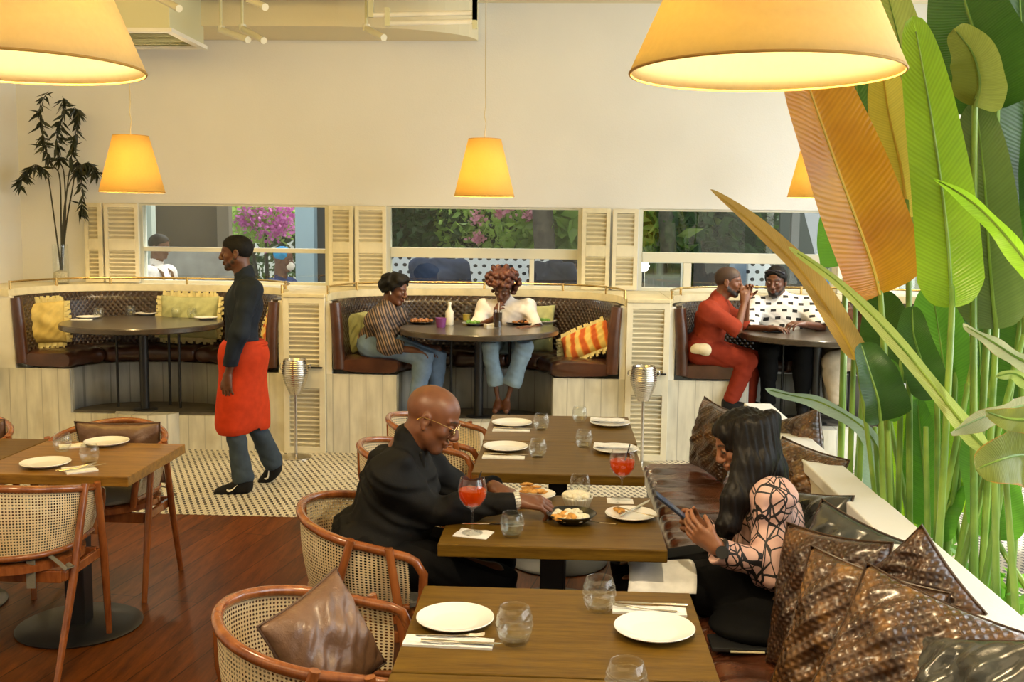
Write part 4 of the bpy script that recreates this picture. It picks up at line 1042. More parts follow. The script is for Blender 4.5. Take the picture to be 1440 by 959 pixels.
# ---------------------------------------------------------------- 3 waiter
m_navy = cloth('navy_shirt', (.018,.024,.036), .7); m_denim = cloth('dark_denim', (.045,.062,.085), .85); m_apron = cloth('red_apron_cloth', (.52,.045,.012), .75)
YW = 6.95
J = dict(head=at(333,356,YW), neck=at(346,392,YW+.02), chest=at(344,430,YW+.02), waist=at(343,468,YW+.02), hip=at(343,505,YW+.02),
  sL=at(352,408,YW-.15), sR=at(346,405,YW+.20), eL=at(337,468,YW-.24), wL=at(320,528,YW-.20), eR=at(345,468,YW+.28), wR=at(330,525,YW+.30),
  kL=at(329,592,YW-.08), aL=at(343,676,YW-.12), tL=at(308,693,YW-.14), kR=at(358,595,YW+.12), aR=at(386,653,YW+.20), tR=at(369,680,YW+.20))
wt = Fig(J, Vector((-1,-.12,-.03)), Vector((0,0,1)), None, 1.0, .96, .0055)
wt.body('waiter in a navy shirt and red apron walking past the booths', (J['hip'].x, YW, 0), SK_D, hands=dict(L=dict(d=(-.08,-.05,-1), n=(.35,.9,0), side=-1, curl=[.35,.4,.45,.5], thumb=.9, tc=.2), R=dict(d=(-.1,0,-1), n=(.35,-.9,0), side=1, curl=.4)), beard=((.018,.010,.007), .95))
hair_short(wt, m_hair, .005, .0, -.03)
wt.trousers(m_denim, .013, .94, .007, e2=.032)
wt.shirt(m_navy, .016, 1.93, .02, .007, se=.014, sd=9)
S = Shape(); q = wt     # apron: a flared wrap from the waist to below the knees
hp = q.J['hip']; kc = (q.J['kL']+q.J['kR'])/2
S.ell(hp+Z*.03, (.158,.215,.17), None, 0); S.cap(hp, .148, kc+Vector((-.00,-.02,.02)),   .128, .05); S.cap(hp+Vector((0,-.055,0)), .148, q.J['kL']+Vector((-.01,-.01,-.02)), .125, .05); S.cap(hp+Vector((0,.055,0)), .148, q.J['kR']+Vector((.0,0,.0)), .10, .05)
S.wob(.010, 14, 2); S.cut(hp+Z*.135, Z); S.cut(Vector((0,0,at(343,607,YW).z)), -Z); S.cap(kc+Vector((0,0,-.16)), .105, kc+Vector((0,0,.0)), .105, 0, 'sub')
q.child(S, 'apron', m_apron)
b = MB(); zt = hp.z+.10; b.T = Matrix.Translation(-q.org); b.tube([(hp.x+.150*math.cos(a_), hp.y+.172*math.sin(a_), zt+.006*math.cos(a_)) for a_ in [2*PI*k/32 for k in range(32)]], .012, 8, closed=True); b.build('apron_tie', m_apron, q.o, smooth=True)
m_shoe = cloth('black_sneaker', (.012,.012,.013), .6); m_sole = mat('shoe_sole', (.03,.028,.026), .7); m_white = mat('white_mark', (.85,.83,.78), .5)
for sd_, sh, fl in wt.shoes(m_shoe):
    A = wt.J['a'+sd_]; t = wt.J['t'+sd_]; b = MB(); b.T = Matrix.Translation(-wt.org)
    c = A.lerp(t, .40)+Vector((0,-.050,-.012)); dn = Vector((0,0,-1))
    lo = [(-.034,.006),(-.030,-.008),(-.016,-.014),(.004,-.009),(.046,.016)]; up_ = [(.046,.017),(.006,.001),(-.012,-.003),(-.024,.001),(-.031,.009)]
    d0 = (t-A); d0.z *= .6 if sd_ == 'L' else 1; d0.normalize(); n0 = Vector((0,-1,0)); u0 = n0.cross(d0)*-1
    if u0.z < 0: u0 = -u0
    vs_ = [c-d0*x*-1*-1+u0*z for x, z in lo+up_]; b._add(vs_, [tuple(range(len(vs_)))])
    b.build('side_mark', m_white, wt.o, solid=.014, merge=False)
# ---------------------------------------------------------------- 4 striped shirt man
def stripemat():
    m, nt, out = newmat('striped_shirt'); v = coords(nt); s = sep(nt, coords(nt, rot=(0,R(20),R(25))))
    x = math_(nt, 'ADD', s[0], math_(nt, 'MULTIPLY', s[1], .6))
    f = math_(nt, 'FRACT', math_(nt, 'MULTIPLY', x, 22)); a = math_(nt, 'LESS_THAN', f, .28); b_ = math_(nt, 'LESS_THAN', math_(nt, 'ABSOLUTE', math_(nt, 'SUBTRACT', f, .65)), .07)
    c = mixc(nt, a, (.028,.020,.018), (.25,.16,.105)); c = mixc(nt, b_, c, (.20,.15,.14)); bsdf(nt, out, c, .8); return m
m_jean = cloth('blue_denim', (.17,.25,.38), .85); m_jeanl = cloth('light_denim', (.26,.36,.44), .85); m_tee = cloth('white_tee', (.80,.74,.70), .8)
Yb = 8.30
zs_ = Z_ST+.105
hp = at(528,490,Yb); hp.z = zs_
J = dict(head=at(555,408,Yb), neck=at(544,435,Yb), hip=hp, sR=at(530,447,Yb-.17), sL=at(556,445,Yb+.18), eR=at(545,488,Yb-.22), wR=at(580,492,Yb-.18), eL=at(566,480,Yb+.22), wL=at(592,490,Yb+.1),
  kR=at(597,500,Yb-.12), kL=at(614,492,Yb+.12), aR=at(584,565,Yb-.16), aL=at(612,560,Yb+.1), tR=at(604,574,Yb-.22), tL=at(630,570,Yb+.05))
p4 = Fig(J, Vector((.95,-.25,-.22)), Vector((.1,0,1)), None, .98, 1.0, .0065)
p4.body('young man in a brown striped shirt with a white earbud, in the middle booth', (hp.x, Yb, 0), SK_D, hands=dict(R=dict(d=(.9,.2,-.2), n=(0,0,-1), side=1, curl=.4), L=dict(d=(.9,-.3,-.1), n=(0,0,-1), side=-1, curl=.4)))
hair_short(p4, m_hair, .030, .018, -.035, wob=.010); p4.trousers(m_jean, .020, .98, .006); p4.shirt(stripemat(), .022, 1.55, .04, .010, se=.02)
b = MB(); c = p4.T(.088,.0,-.004)-p4.org; b.cyl(c, c+Vector((.004,-.004,-.028)), .0055, n=8); b.build('earbud', m_white, p4.o)
for _ in p4.shoes(m_shoe): pass
# ---------------------------------------------------------------- 5 curly woman
Yc = 8.62; hp = at(712,480,Yc+.06); hp.z = zs_
J = dict(head=at(707,406,Yc-.08), neck=at(711,424,Yc), hip=hp, sR=at(681,431,Yc), sL=at(741,431,Yc), eR=at(668,462,Yc-.15), wR=at(697,447,Yc-.28), eL=at(756,462,Yc-.12), wL=at(742,462,Yc-.30),
  kR=at(688,487,8.28), kL=at(737,487,8.28), aR=at(701,566,8.28), aL=at(712,566,8.26), tR=at(696,578,8.16), tL=at(712,578,8.15))
p5 = Fig(J, Vector((-.18,-.90,-.42)), Vector((0,-.25,1)), None, .92, .92, .0065)
p5.body('woman with auburn curls and a white T-shirt sipping through a straw', (hp.x, Yc, 0), SK_D, hands=dict(R=dict(d=(.15,-.3,.9), n=(.5,.4,0), side=1, curl=.8), L=dict(d=(-.7,-.6,.1), n=(0,0,-1), side=-1, curl=.5)), female=True, lips=1.2)
S = Shape(); T = p5.T; q_ = np.random.RandomState(4)
S.ell(T(0,-.02,.05), (.082,.095,.08), None, 0)
for k in range(150):
    a_ = q_.uniform(0, 2*PI); zz = q_.uniform(-.05, .19); rr = .085+.05*math.sin(max(0, min(1, (zz+.03)/.2))*PI)*q_.uniform(.6, 1.2)
    yy = rr*math.cos(a_); xx = rr*math.sin(a_)*1.15
    if yy > .045 and zz < .07: continue
    S.ell(T(xx, yy*.85-.02, zz), (q_.uniform(.012, .024),)*3, None, .006)
S.ell(T(0,-.02,.11), (.10,.08,.07), None, .02)
p5.child(S, 'hair', m_hairbr, .006)
p5.trousers(m_jeanl, .020, .62, .007, e2=.040); p5.shirt(m_tee, .014, .85, .02, .006, 'shirt', se=.018)
# ---------------------------------------------------------------- 6 man in red
m_red = cloth('rust_red_knit', (.25,.034,.014), .8); m_redt = cloth('rust_red_trousers', (.20,.024,.010), .8)
Yr = 8.28; hp = at(988,488,Yr); hp.z = zs_
J = dict(head=at(1024,397,Yr), neck=at(1008,424,Yr+.02), hip=hp, sR=at(998,437,Yr-.19), sL=at(1014,432,Yr+.20), eR=at(1037,463,Yr-.20), wR=at(1047,424,Yr-.07), eL=at(1047,458,Yr+.16), wL=at(1050,420,Yr+.04),
  kR=at(1050,508,Yr-.12), kL=at(1058,500,Yr+.14), aR=at(1026,566,Yr-.20), aL=at(1052,566,Yr+.1), tR=at(1052,574,Yr-.24), tL=at(1075,574,Yr+.08))
p6 = Fig(J, Vector((.96,-.22,-.05)), Vector((.02,0,1)), None, 1.0, 1.08, .0065)
p6.body('bearded man dressed in rust red, hands clasped at his mouth, in the right booth', (hp.x, Yr, 0), SK_M, hands=dict(R=dict(d=(.05,.25,1), n=(0,1,0), side=-1, curl=.75, tc=.8), L=dict(d=(.0,-.30,1), n=(0,-1,0), side=1, curl=.75)), beard=((.015,.008,.006), 1.15))
hair_short(p6, mat('cropped_hair', (.045,.022,.014), .6), .003, .0, -.03); p6.trousers(m_redt, .022, .95, .006); p6.shirt(m_red, .018, .97, .03, .006, se=.026)
for _ in p6.shoes(m_shoe): pass
S = Shape(); c = at(984,492,Yr-.21); S.ell(c, (.075,.03,.04), None, 0).ell(c+Vector((.045,-.005,.0)), (.045,.03,.05), None, .02).wob(.008, 60, 2)
S.mesh('cloth_pouch', cloth('cream_cloth', (.66,.56,.36)), .005, None, c); tag(bpy.data.objects['cloth_pouch'], 'crumpled cream cloth pouch at the hip of the man in red', 'pouch'); bpy.data.objects['cloth_pouch'].location = c
# ---------------------------------------------------------------- 7 man in patterned shirt
def dashmat():
    m, nt, out = newmat('white_shirt_black_dashes'); s = sep(nt, coords(nt)); row = math_(nt, 'DIVIDE', math_(nt, 'ADD', s[2], math_(nt, 'MULTIPLY', s[1], .4)), .062); rf = math_(nt, 'FLOOR', row)
    u = math_(nt, 'SUBTRACT', math_(nt, 'FRACT', math_(nt, 'ADD', math_(nt, 'DIVIDE', s[0], .088), math_(nt, 'MULTIPLY', rf, .43))), .5); v = math_(nt, 'SUBTRACT', math_(nt, 'FRACT', row), .5)
    d = math_(nt, 'MULTIPLY', math_(nt, 'LESS_THAN', math_(nt, 'ABSOLUTE', u), .24), math_(nt, 'LESS_THAN', math_(nt, 'ABSOLUTE', v), .20))
    bsdf(nt, out, mixc(nt, d, (.82,.80,.76), (.02,.02,.02)), .8); return m
Yq = 8.62; hp = at(1098,485,Yq+.08); hp.z = zs_
J = dict(head=at(1091,396,Yq-.04), neck=at(1097,416,Yq+.02), hip=hp, sR=at(1065,430,Yq), sL=at(1135,430,Yq), eR=at(1052,462,Yq-.18), wR=at(1082,462,Yq-.36), eL=at(1155,460,Yq-.16), wL=at(1130,456,Yq-.36),
  kR=at(1080,495,8.3), kL=at(1128,495,8.3), aR=at(1080,566,8.28), aL=at(1128,566,8.28), tR=at(1078,578,8.16), tL=at(1128,578,8.16))
p7 = Fig(J, Vector((-.42,-.88,-.12)), Vector((0,-.06,1)), None, 1.02, 1.15, .0065)
p7.body('bearded man in a white shirt with black dashes, seated at the right booth table', (hp.x, Yq, 0), SK_D, hands=dict(R=dict(d=(.8,-.5,.1), n=(0,0,-1), side=1, curl=.5), L=dict(d=(-.85,-.4,.1), n=(0,.2,-1), side=-1, curl=.7)), beard=((.014,.008,.006), 1.1))
hair_short(p7, m_hair, .012, .012, -.03, wob=.003); p7.trousers(m_blackt, .02, .95, .006); p7.shirt(dashmat(), .020, .92, .04, .006, se=.03)
for _ in p7.shoes(m_shoe): pass
b = MB(); T = p7.T; b.T = Matrix.Translation(-p7.org); b.tube([T(-.075,.045,.075), T(-.04,.075,.098), T(.04,.075,.098), T(.075,.045,.075)], .010, 8); b.build('sunglasses', mat('sunglass_lens', (.02,.02,.03), .08), p7.o, smooth=True)
# ---------------------------------------------------------------- 8 diner behind the leaves
Yz = 8.32; hp = at(1228,488,Yz); hp.z = zs_
J = dict(head=at(1216,398,Yz), neck=at(1224,424,Yz), hip=hp, sL=at(1224,434,Yz-.18), sR=at(1218,434,Yz+.18), eL=at(1215,468,Yz-.2), wL=at(1200,450,Yz-.12), eR=at(1208,466,Yz+.16), wR=at(1196,456,Yz+.05),
  kL=at(1172,508,Yz-.10), kR=at(1168,502,Yz+.14), aL=at(1176,568,Yz-.16), aR=at(1170,568,Yz+.1), tL=at(1156,576,Yz-.2), tR=at(1150,574,Yz+.06))
p8 = Fig(J, Vector((-.96,-.22,-.1)), Vector((0,0,1)), None, 1.0, 1.0, .008)
p8.body('diner in beige trousers hidden behind the leaves at the right booth table', (hp.x, Yz, 0), SK_D, hands=dict(L=dict(d=(-.5,.2,.8), n=(.3,.9,0), side=-1, curl=.7), R=dict(d=(-.5,-.2,.8), n=(.3,-.9,0), side=1, curl=.7)))
hair_short(p8, m_hair, .01, .0, -.03); p8.trousers(cloth('beige_cotton', (.52,.44,.32)), .028, .93, .006); p8.shirt(cloth('dark_brown_shirt', (.07,.035,.02)), .018, 1.9, .03, .006)
for _ in p8.shoes(m_shoe): pass
# ---------------------------------------------------------------- people in the yard beyond the windows
def standing(x, y, top, fdir, label, skin, shirt, extra=None, bend=0, sh_w=.21, fat=1.0, cap=None, hairm=m_hair):
    f = Vector(fdir).normalized(); r = f.cross(Z); P = Vector((x, y, 0)); hz = top-.12
    nk = P+Z*(hz-.20)+f*(-.02+bend*.10); hd = P+Z*(hz-bend*.28)+f*(.01+bend*.40)
    J = dict(head=hd, neck=nk, hip=P+Z*(hz-.20-.55)-f*bend*.10, sL=nk-r*sh_w*.9-Z*.06, sR=nk+r*sh_w*.9-Z*.06, eL=nk-r*sh_w*1.15-Z*.33+f*.08, eR=nk+r*sh_w*1.15-Z*.33+f*.08, wL=nk-r*sh_w*.9-Z*.42+f*.30, wR=nk+r*sh_w*.9-Z*.42+f*.30,
      kL=P-r*.1+Z*.48, kR=P+r*.1+Z*.48, aL=P-r*.1+Z*.08, aR=P+r*.1+Z*.08, tL=P-r*.12+f*.14+Z*.03, tR=P+r*.12+f*.14+Z*.03)
    F = Fig(J, f-Z*(.1+bend), Z+f*bend, None, 1.0, fat, .010); F.body(label, (x, y, 0), skin, hands=dict(L=dict(d=f, n=-Z, side=-1, curl=.5), R=dict(d=f, n=-Z, side=1, curl=.5)))
    if hairm: hair_short(F, hairm, .008, 0, -.03, h=.008)
    F.trousers(m_blackt, .02, .95, .004); F.shirt(shirt, .02, 1.6, .06, .006)
    if extra: extra(F)
    return F
p = at(223,357,10.15)
def straps(F):
    b = MB(); b.T = Matrix.Translation(-F.org)
    for sg in (-1, 1):
        c = F.J['neck']+F.r2*sg*.09; b.tube([c-F.f*.14-Z*.2, c-F.f*.10-Z*.02, c+Z*.015, c+F.f*.11-Z*.06, c+F.f*.145-Z*.22, c+F.f*.15-Z*.4], .014, 6)
    b.build('apron_strap', mat('brown_strap', (.16,.08,.04), .7), F.o, smooth=True)
standing(p.x, 10.15, 1.72, (1,-.15,0), 'worker in a white shirt with brown apron straps, seen through the left window', SK_D, m_tee, straps)
p = at(397,372,10.3)
def bluecap(F):
    S = Shape(); T = F.T; S.ell(T(0,-.015,.055), (.088,.108,.080), None, 0); S.wob(.006, 60, 1); S.cut(T(0,0,.01), -F.fr[2]); F.child(S, 'head_cover', cloth('bright_blue_cap', (.03,.28,.60)), .008)
    S = Shape(); S.ell(T(0,.075,-.05), (.055,.045,.05), None, 0); F.child(S, 'face_mask', m_tee, .007)
standing(p.x, 10.3, 1.60, (1,-.2,0), 'worker with a bright blue head cover and mask behind the left window', SK_D, cloth('royal_blue_shirt', (.03,.05,.16)), bluecap, hairm=None)
p = at(617,380,10.2); standing(p.x, 10.2, 1.82, (0,1,0), 'person in a dark blue shirt with their back to the middle window, bending', SK_D, cloth('dark_blue_back', (.035,.05,.10)), bend=.9, sh_w=.24, fat=1.25)
p = at(772,380,10.2); standing(p.x, 10.2, 1.80, (.6,.8,0), 'person in a dark shirt behind the curly-haired woman, through the middle window', SK_D, cloth('dark_slate_shirt', (.03,.035,.055)), bend=.8)
# ================================================================ leaves
def leafmat(name, a, b, trans=.45, tcol=None, edge=None, rough=.30, ribs=64):
    m, nt, out = newmat(name); tc = nt.nodes.new('ShaderNodeUVMap'); s = sep(nt, tc.outputs[0]); v = coords(nt)
    av = math_(nt, 'ABSOLUTE', math_(nt, 'SUBTRACT', s[1], .5))       # 0 on the midrib, .5 on the edge
    k = math_(nt, 'ADD', math_(nt, 'SUBTRACT', s[0], math_(nt, 'MULTIPLY', av, .16)), math_(nt, 'MULTIPLY', noise(nt, v, 5, 2), .03))
    rb = math_(nt, 'SINE', math_(nt, 'MULTIPLY', k, 6.283*ribs)); rb2 = math_(nt, 'SINE', math_(nt, 'MULTIPLY', k, 6.283*ribs*.31))
    h = math_(nt, 'ADD', math_(nt, 'MULTIPLY', rb, .7), math_(nt, 'MULTIPLY', rb2, .3))
    f = noise(nt, v, 4.0, 4)
    c = ramp(nt, f, [(.32, a), (.68, b)])
    c = mixc(nt, math_(nt, 'MULTIPLY', math_(nt, 'ADD', h, 1.2), .08), c, tuple(k_*.45 for k_ in a))
    mid = math_(nt, 'LESS_THAN', av, .022); c = mixc(nt, math_(nt, 'MULTIPLY', mid, .7), c, tuple(min(1, k_*1.7+.06) for k_ in b))
    if edge is not None:
        e = math_(nt, 'MULTIPLY', math_(nt, 'GREATER_THAN', math_(nt, 'ADD', av, math_(nt, 'MULTIPLY', noise(nt, v, 14, 3), .12)), .535), .85); c = mixc(nt, e, c, edge)
    p = bsdf(nt, None, c, rough, 0, h, .30, .003, Coat_Weight=.25, Coat_Roughness=.2)
    tl = nd(nt, 'BsdfTranslucent', {'Color': c4(tcol or tuple(min(1, k_*1.8) for k_ in b))}); 
    tcx = mixc(nt, math_(nt, 'MULTIPLY', math_(nt, 'ADD', h, 1.2), .12), tcol or tuple(min(1, k_*1.8) for k_ in b), tuple(k_*.6 for k_ in a)); nt.links.new(tcx, tl.inputs[0])
    mx = nt.nodes.new('ShaderNodeMixShader'); mx.inputs[0].default_value = trans; nt.links.new(p.outputs[0], mx.inputs[1]); nt.links.new(tl.outputs[0], mx.inputs[2]); nt.links.new(mx.outputs[0], out.inputs[0]); return m
lf = dict(
  orange=leafmat('orange_leaf', (.46,.13,.004), (.74,.34,.012), .40, (1.0,.50,.02), None),
  yellow=leafmat('yellow_leaf', (.50,.36,.03), (.72,.56,.07), .40, (1.0,.80,.12), (.55,.22,.02)),
  bright=leafmat('bright_green_leaf', (.12,.30,.008), (.30,.52,.02), .48, (.60,.95,.05)),
  dark=leafmat('dark_green_leaf', (.014,.055,.008), (.045,.13,.018), .14, (.18,.42,.03)),
  mid=leafmat('mid_green_leaf', (.035,.13,.012), (.09,.27,.025), .28, (.30,.70,.06)),
  grey=leafmat('greygreen_leaf', (.06,.10,.025), (.14,.20,.055), .22, (.35,.50,.10)),
  olive=leafmat('olive_leaf', (.16,.19,.03), (.32,.34,.07), .30, (.55,.60,.10)),
  oliveo=leafmat('olive_orange_edge_leaf', (.18,.24,.04), (.34,.38,.10), .30, (.55,.60,.10), (.60,.20,.02)),
  tan=leafmat('tan_leaf', (.55,.34,.06), (.70,.50,.16), .30, (.9,.62,.20)),
  pale=leafmat('pale_leaf', (.50,.54,.30), (.72,.74,.52), .35, (.8,.85,.5), (.45,.16,.03)),
  lime=leafmat('lime_leaf', (.36,.46,.08), (.55,.64,.20), .40, (.75,.9,.25)),
  blue=leafmat('bluegreen_leaf', (.30,.42,.34), (.48,.58,.50), .30, (.5,.7,.5)))
m_stalk = mat('leaf_stalk', (.12,.24,.03), .35, var=.25, vscale=6, col2=(.30,.44,.07), Coat_Weight=.2)
def catm(P, n):
    out = []; m = len(P)
    for i in range(n+1):
        x = i/n*(m-1); k = min(int(x), m-2); t = x-k
        p0 = P[max(k-1,0)]; p1 = P[k]; p2 = P[k+1]; p3 = P[min(k+2,m-1)]
        out.append(.5*((2*p1)+(p2-p0)*t+(2*p0-5*p1+4*p2-p3)*t*t+(3*p1-p0-3*p2+p3)*t*t*t))
    return out
def leaf(parent, org, pts, W, m, roll=0, fold=.25, asym=0, blunt=.35, tipp=.55, n=44, wave=.006, seed=0):
    P = catm([Vector(p) for p in pts], n); b = MB(); vs = []; uv = []; nw = 8; q = random.Random(seed)
    ph = q.uniform(0, 6)
    for i in range(n+1):
        t = i/n; T = (P[min(i+1,n)]-P[max(i-1,0)]).normalized(); cam_ = (CAM-P[i]).normalized()
        lat = T.cross(cam_).normalized(); nr = lat.cross(T).normalized(); lat2 = lat*math.cos(roll)+nr*math.sin(roll); nr2 = nr*math.cos(roll)-lat*math.sin(roll)
        w = W/2*min(1, (t/.16+.02))**blunt*max(0, 1-t**3.2)**tipp*(1-.12*t)
        for j in range(nw+1):
            s_ = -1+2*j/nw; ww = w*(1+asym*(1 if s_ > 0 else -1)); a = abs(s_)
            off = lat2*s_*ww*math.cos(fold)+nr2*(a*ww*math.sin(fold)-.25*ww*a*a*abs(fold))+nr2*wave*a*math.sin(t*17+ph+s_)
            vs.append(P[i]+off-org); uv.append((t, j/nw))
    fs = [(i*(nw+1)+j, (i+1)*(nw+1)+j, (i+1)*(nw+1)+j+1, i*(nw+1)+j+1) for i in range(n) for j in range(nw)]
    b._add(vs, fs, uv); o = b.build('leaf', m, parent, smooth=True, ang=180, merge=False)
    r = MB(); r.tube([p-org for p in P[:int(n*.97)]], [.0065*(1-.8*i/n)+.001 for i in range(int(n*.97))], 6); r.build('midrib', m_ymid if m in (lf['orange'], lf['yellow'], lf['tan']) else m_stalk, o, smooth=True)
def stalk(parent, org, pts, r0=.016, r1=.009):
    P = catm([Vector(p) for p in pts], 14); b = MB(); b.tube([p-org for p in P], [r0+(r1-r0)*i/14 for i in range(15)], 9); b.build('stalk', m_stalk, parent, smooth=True)
m_ymid = mat('yellow_midrib', (.62,.42,.06), .4)
plants = []
for (x, y, l) in ((1.50, 4.70, 'tall paddle-leaved plant with the big orange leaf, nearest the booths'), (1.62, 4.10, 'tall paddle-leaved plant with yellow and upright green leaves in the middle of the clump'), (1.60, 3.45, 'tall paddle-leaved plant with a tall bright green leaf and a long lime strap leaf'), (1.85, 3.25, 'tall paddle-leaved plant at the right edge of the photo with dark and pale leaves')):
    plants.append((thing('paddle_leaf_plant', l, 'plant', (x, y, .06)), Vector((x, y, .06))))
b = MB()
pt_ = thing('planter_trough', 'long low soil trough behind the white ledge that the tall plants grow in', 'planter', (1.62, 4.0, .006))
b.bb(-.38, -.34, -1.9, 1.45, 0, .10); b.bb(.40, .44, -1.9, 1.45, 0, .10); b.bb(-.34, .40, -1.9, -1.86, 0, .10); b.bb(-.34, .40, 1.41, 1.45, 0, .10); b.build('curb', m_ledgeside, pt_)
b = MB(); b.bb(-.34, .40, -1.86, 1.41, .0, .06); b.build('soil', mat('soil', (.045,.03,.018), .95, bump=1, bscale=40), pt_)
LV = [ # plant, base, mids..., tip (px,py,Y), W, mat, roll, fold, asym, stem root px at z, root Y
 (0, [(1237,414,3.95),(1222,360,3.9),(1180,245,3.8),(1138,125,3.75),(1120,70,3.75)], .36, 'orange', -.45, .35, .12, (1272,3.95)),
 (1, [(1276,306,4.1),(1268,240,4.1),(1250,160,4.05),(1240,90,4.0)], .22, 'yellow', .25, .3, .1, (1292,4.05)),
 (2, [(1338,432,3.5),(1332,330,3.5),(1312,180,3.5),(1284,22,3.5)], .215, 'bright', -.1, .12, -.0, (1322,3.45)),
 (3, [(1400,462,3.7),(1392,370,3.7),(1384,250,3.7),(1372,142,3.75)], .25, 'grey', .1, .28, 0, (1385,3.6)),
 (3, [(1440,440,3.9),(1425,330,3.9),(1428,240,3.9),(1436,160,3.9)], .20, 'mid', -.2, .3, 0, (1430,3.7)),
 (2, [(1400,155,3.8),(1385,90,3.8),(1362,20,3.8),(1340,-60,3.8)], .36, 'dark', .15, .3, 0, (1372,3.7)),
 (2, [(1372,150,3.7),(1378,115,3.66),(1368,75,3.62),(1342,40,3.64)], .22, 'olive', .5, .35, .1, None),
 (0, [(1345,400,4.4),(1320,260,4.4),(1278,110,4.4),(1238,-50,4.4)], .33, 'olive', .35, .3, 0, (1340,4.3)),
 (0, [(1188,372,5.3),(1182,350,5.3),(1176,318,5.3),(1174,290,5.3)], .24, 'mid', .3, .3, 0, (1180,5.0)),
 (0, [(1246,540,4.3),(1247,500,4.3),(1245,450,4.3),(1232,408,4.3)], .25, 'dark', .1, .25, 0, (1262,4.3)),
 (1, [(1335,650,4.4),(1335,580,4.4),(1325,500,4.4),(1310,400,4.4)], .34, 'mid', .2, .2, 0, (1330,4.3)),
 (1, [(1370,650,4.5),(1375,580,4.5),(1378,500,4.5),(1368,400,4.5)], .26, 'dark', -.2, .3, 0, (1350,4.35)),
 (1, [(1238,592,3.9),(1234,560,3.86),(1222,520,3.84),(1210,482,3.84)], .20, 'dark', -.4, .5, .2, (1262,3.9)),
 (1, [(1250,590,3.95),(1255,560,3.93),(1258,535,3.93),(1250,505,3.95)], .12, 'mid', .5, .4, 0, None),
 (0, [(1225,335,4.8),(1222,270,4.8),(1212,190,4.8),(1200,80,4.8)], .36, 'dark', .2, .25, 0, (1200,4.9)),
 (3, [(1455,330,3.9),(1445,240,3.9),(1440,120,3.9),(1432,-40,3.9)], .34, 'dark', -.3, .3, 0, (1425,3.8)),
 (3, [(1452,240,4.2),(1430,160,4.2),(1410,80,4.2),(1398,-30,4.2)], .28, 'mid', .2, .3, 0, None),
 (3, [(1470,560,3.2),(1430,572,3.15),(1385,585,3.1),(1336,608,3.05)], .12, 'pale', .9, .35, 0, None),
 (3, [(1475,650,3.1),(1440,640,3.05),(1410,645,3.0),(1372,660,3.0)], .20, 'oliveo', .3, .3, 0, None),
 (3, [(1475,590,3.0),(1445,590,3.0),(1415,588,3.0),(1385,578,3.0)], .09, 'oliveo', .2, .3, 0, None),
 (3, [(1470,520,3.4),(1435,505,3.4),(1395,480,3.4),(1354,456,3.4)], .075, 'pale', .6, .4, 0, None),
 (3, [(1470,560,3.6),(1450,540,3.6),(1425,525,3.6),(1400,530,3.6)], .07, 'lime', .6, .4, 0, None),
 (0, [(1276,740,4.4),(1272,690,4.4),(1268,620,4.4),(1262,560,4.4)], .15, 'bright', .1, .2, 0, None),
 (1, [(1305,740,4.2),(1302,690,4.2),(1296,630,4.2),(1290,560,4.2)], .18, 'mid', .1, .25, 0, None),
 (1, [(1345,720,4.0),(1350,670,4.0),(1352,620,4.0),(1350,580,4.0)], .16, 'bright', -.1, .2, 0, None),
 (1, [(1320,760,4.0),(1330,720,4.0),(1345,690,4.0),(1366,668,4.0)], .13, 'mid', .3, .3, 0, None),
 (0, [(1240,720,4.6),(1238,680,4.6),(1232,640,4.6),(1236,600,4.6)], .16, 'blue', .1, .25, 0, None),
 (3, [(1405,760,3.8),(1400,700,3.8),(1385,640,3.8),(1390,560,3.8)], .22, 'mid', .3, .3, 0, None),
 (3, [(1440,560,4.3),(1430,500,4.3),(1432,440,4.3),(1425,390,4.3)], .26, 'dark', .3, .3, 0, None),
 (2, [(1315,560,4.0),(1300,520,4.0),(1285,470,4.0),(1283,430,4.0)], .16, 'dark', .1, .3, 0, (1322,3.9)),
 (1, [(1203,505,4.1),(1185,470,4.1),(1130,385,4.2),(1065,320,4.3),(999,266,4.4)], .115, 'tan', .3, .45, .35, (1262,4.2)),
 (2, [(1395,640,3.4),(1350,590,3.45),(1270,490,3.6),(1180,398,3.75),(1108,347,3.9)], .080, 'lime', .5, .5, .1, (1385,3.4)),
 (0, [(1245,650,4.4),(1215,602,4.4),(1160,568,4.45),(1110,555,4.5),(1076,547,4.5)], .10, 'blue', .8, .4, 0, (1262,4.5)),
 (3, [(1470,405,3.2),(1430,350,3.25),(1375,290,3.3),(1313,250,3.4)], .085, 'bright', .6, .5, 0, None),
]
for k, (pi_, pts, W, mm, roll, fold, asym, root) in enumerate(LV):
    P = [at(*p) for p in pts]; par, org = plants[pi_]
    leaf(par, org, P, W, lf[mm], roll, fold, asym, seed=k, tipp=.75 if W < .12 else .5, blunt=.6 if W < .12 else .4)
    if root is None:
        e = org+Vector(((k*37 % 10-5)*.03, (k*53 % 10-5)*.05, 0))
    else:
        e = at(root[0], 700, root[1]); e.z = .06
    d = (P[0]-P[1]).normalized(); mid = P[0].lerp(e, .45)+d*.05
    stalk(par, org, [e, mid, P[0]+d*.02, P[0].lerp(P[1], .3)], .0155 if W > .15 else .011, .008)
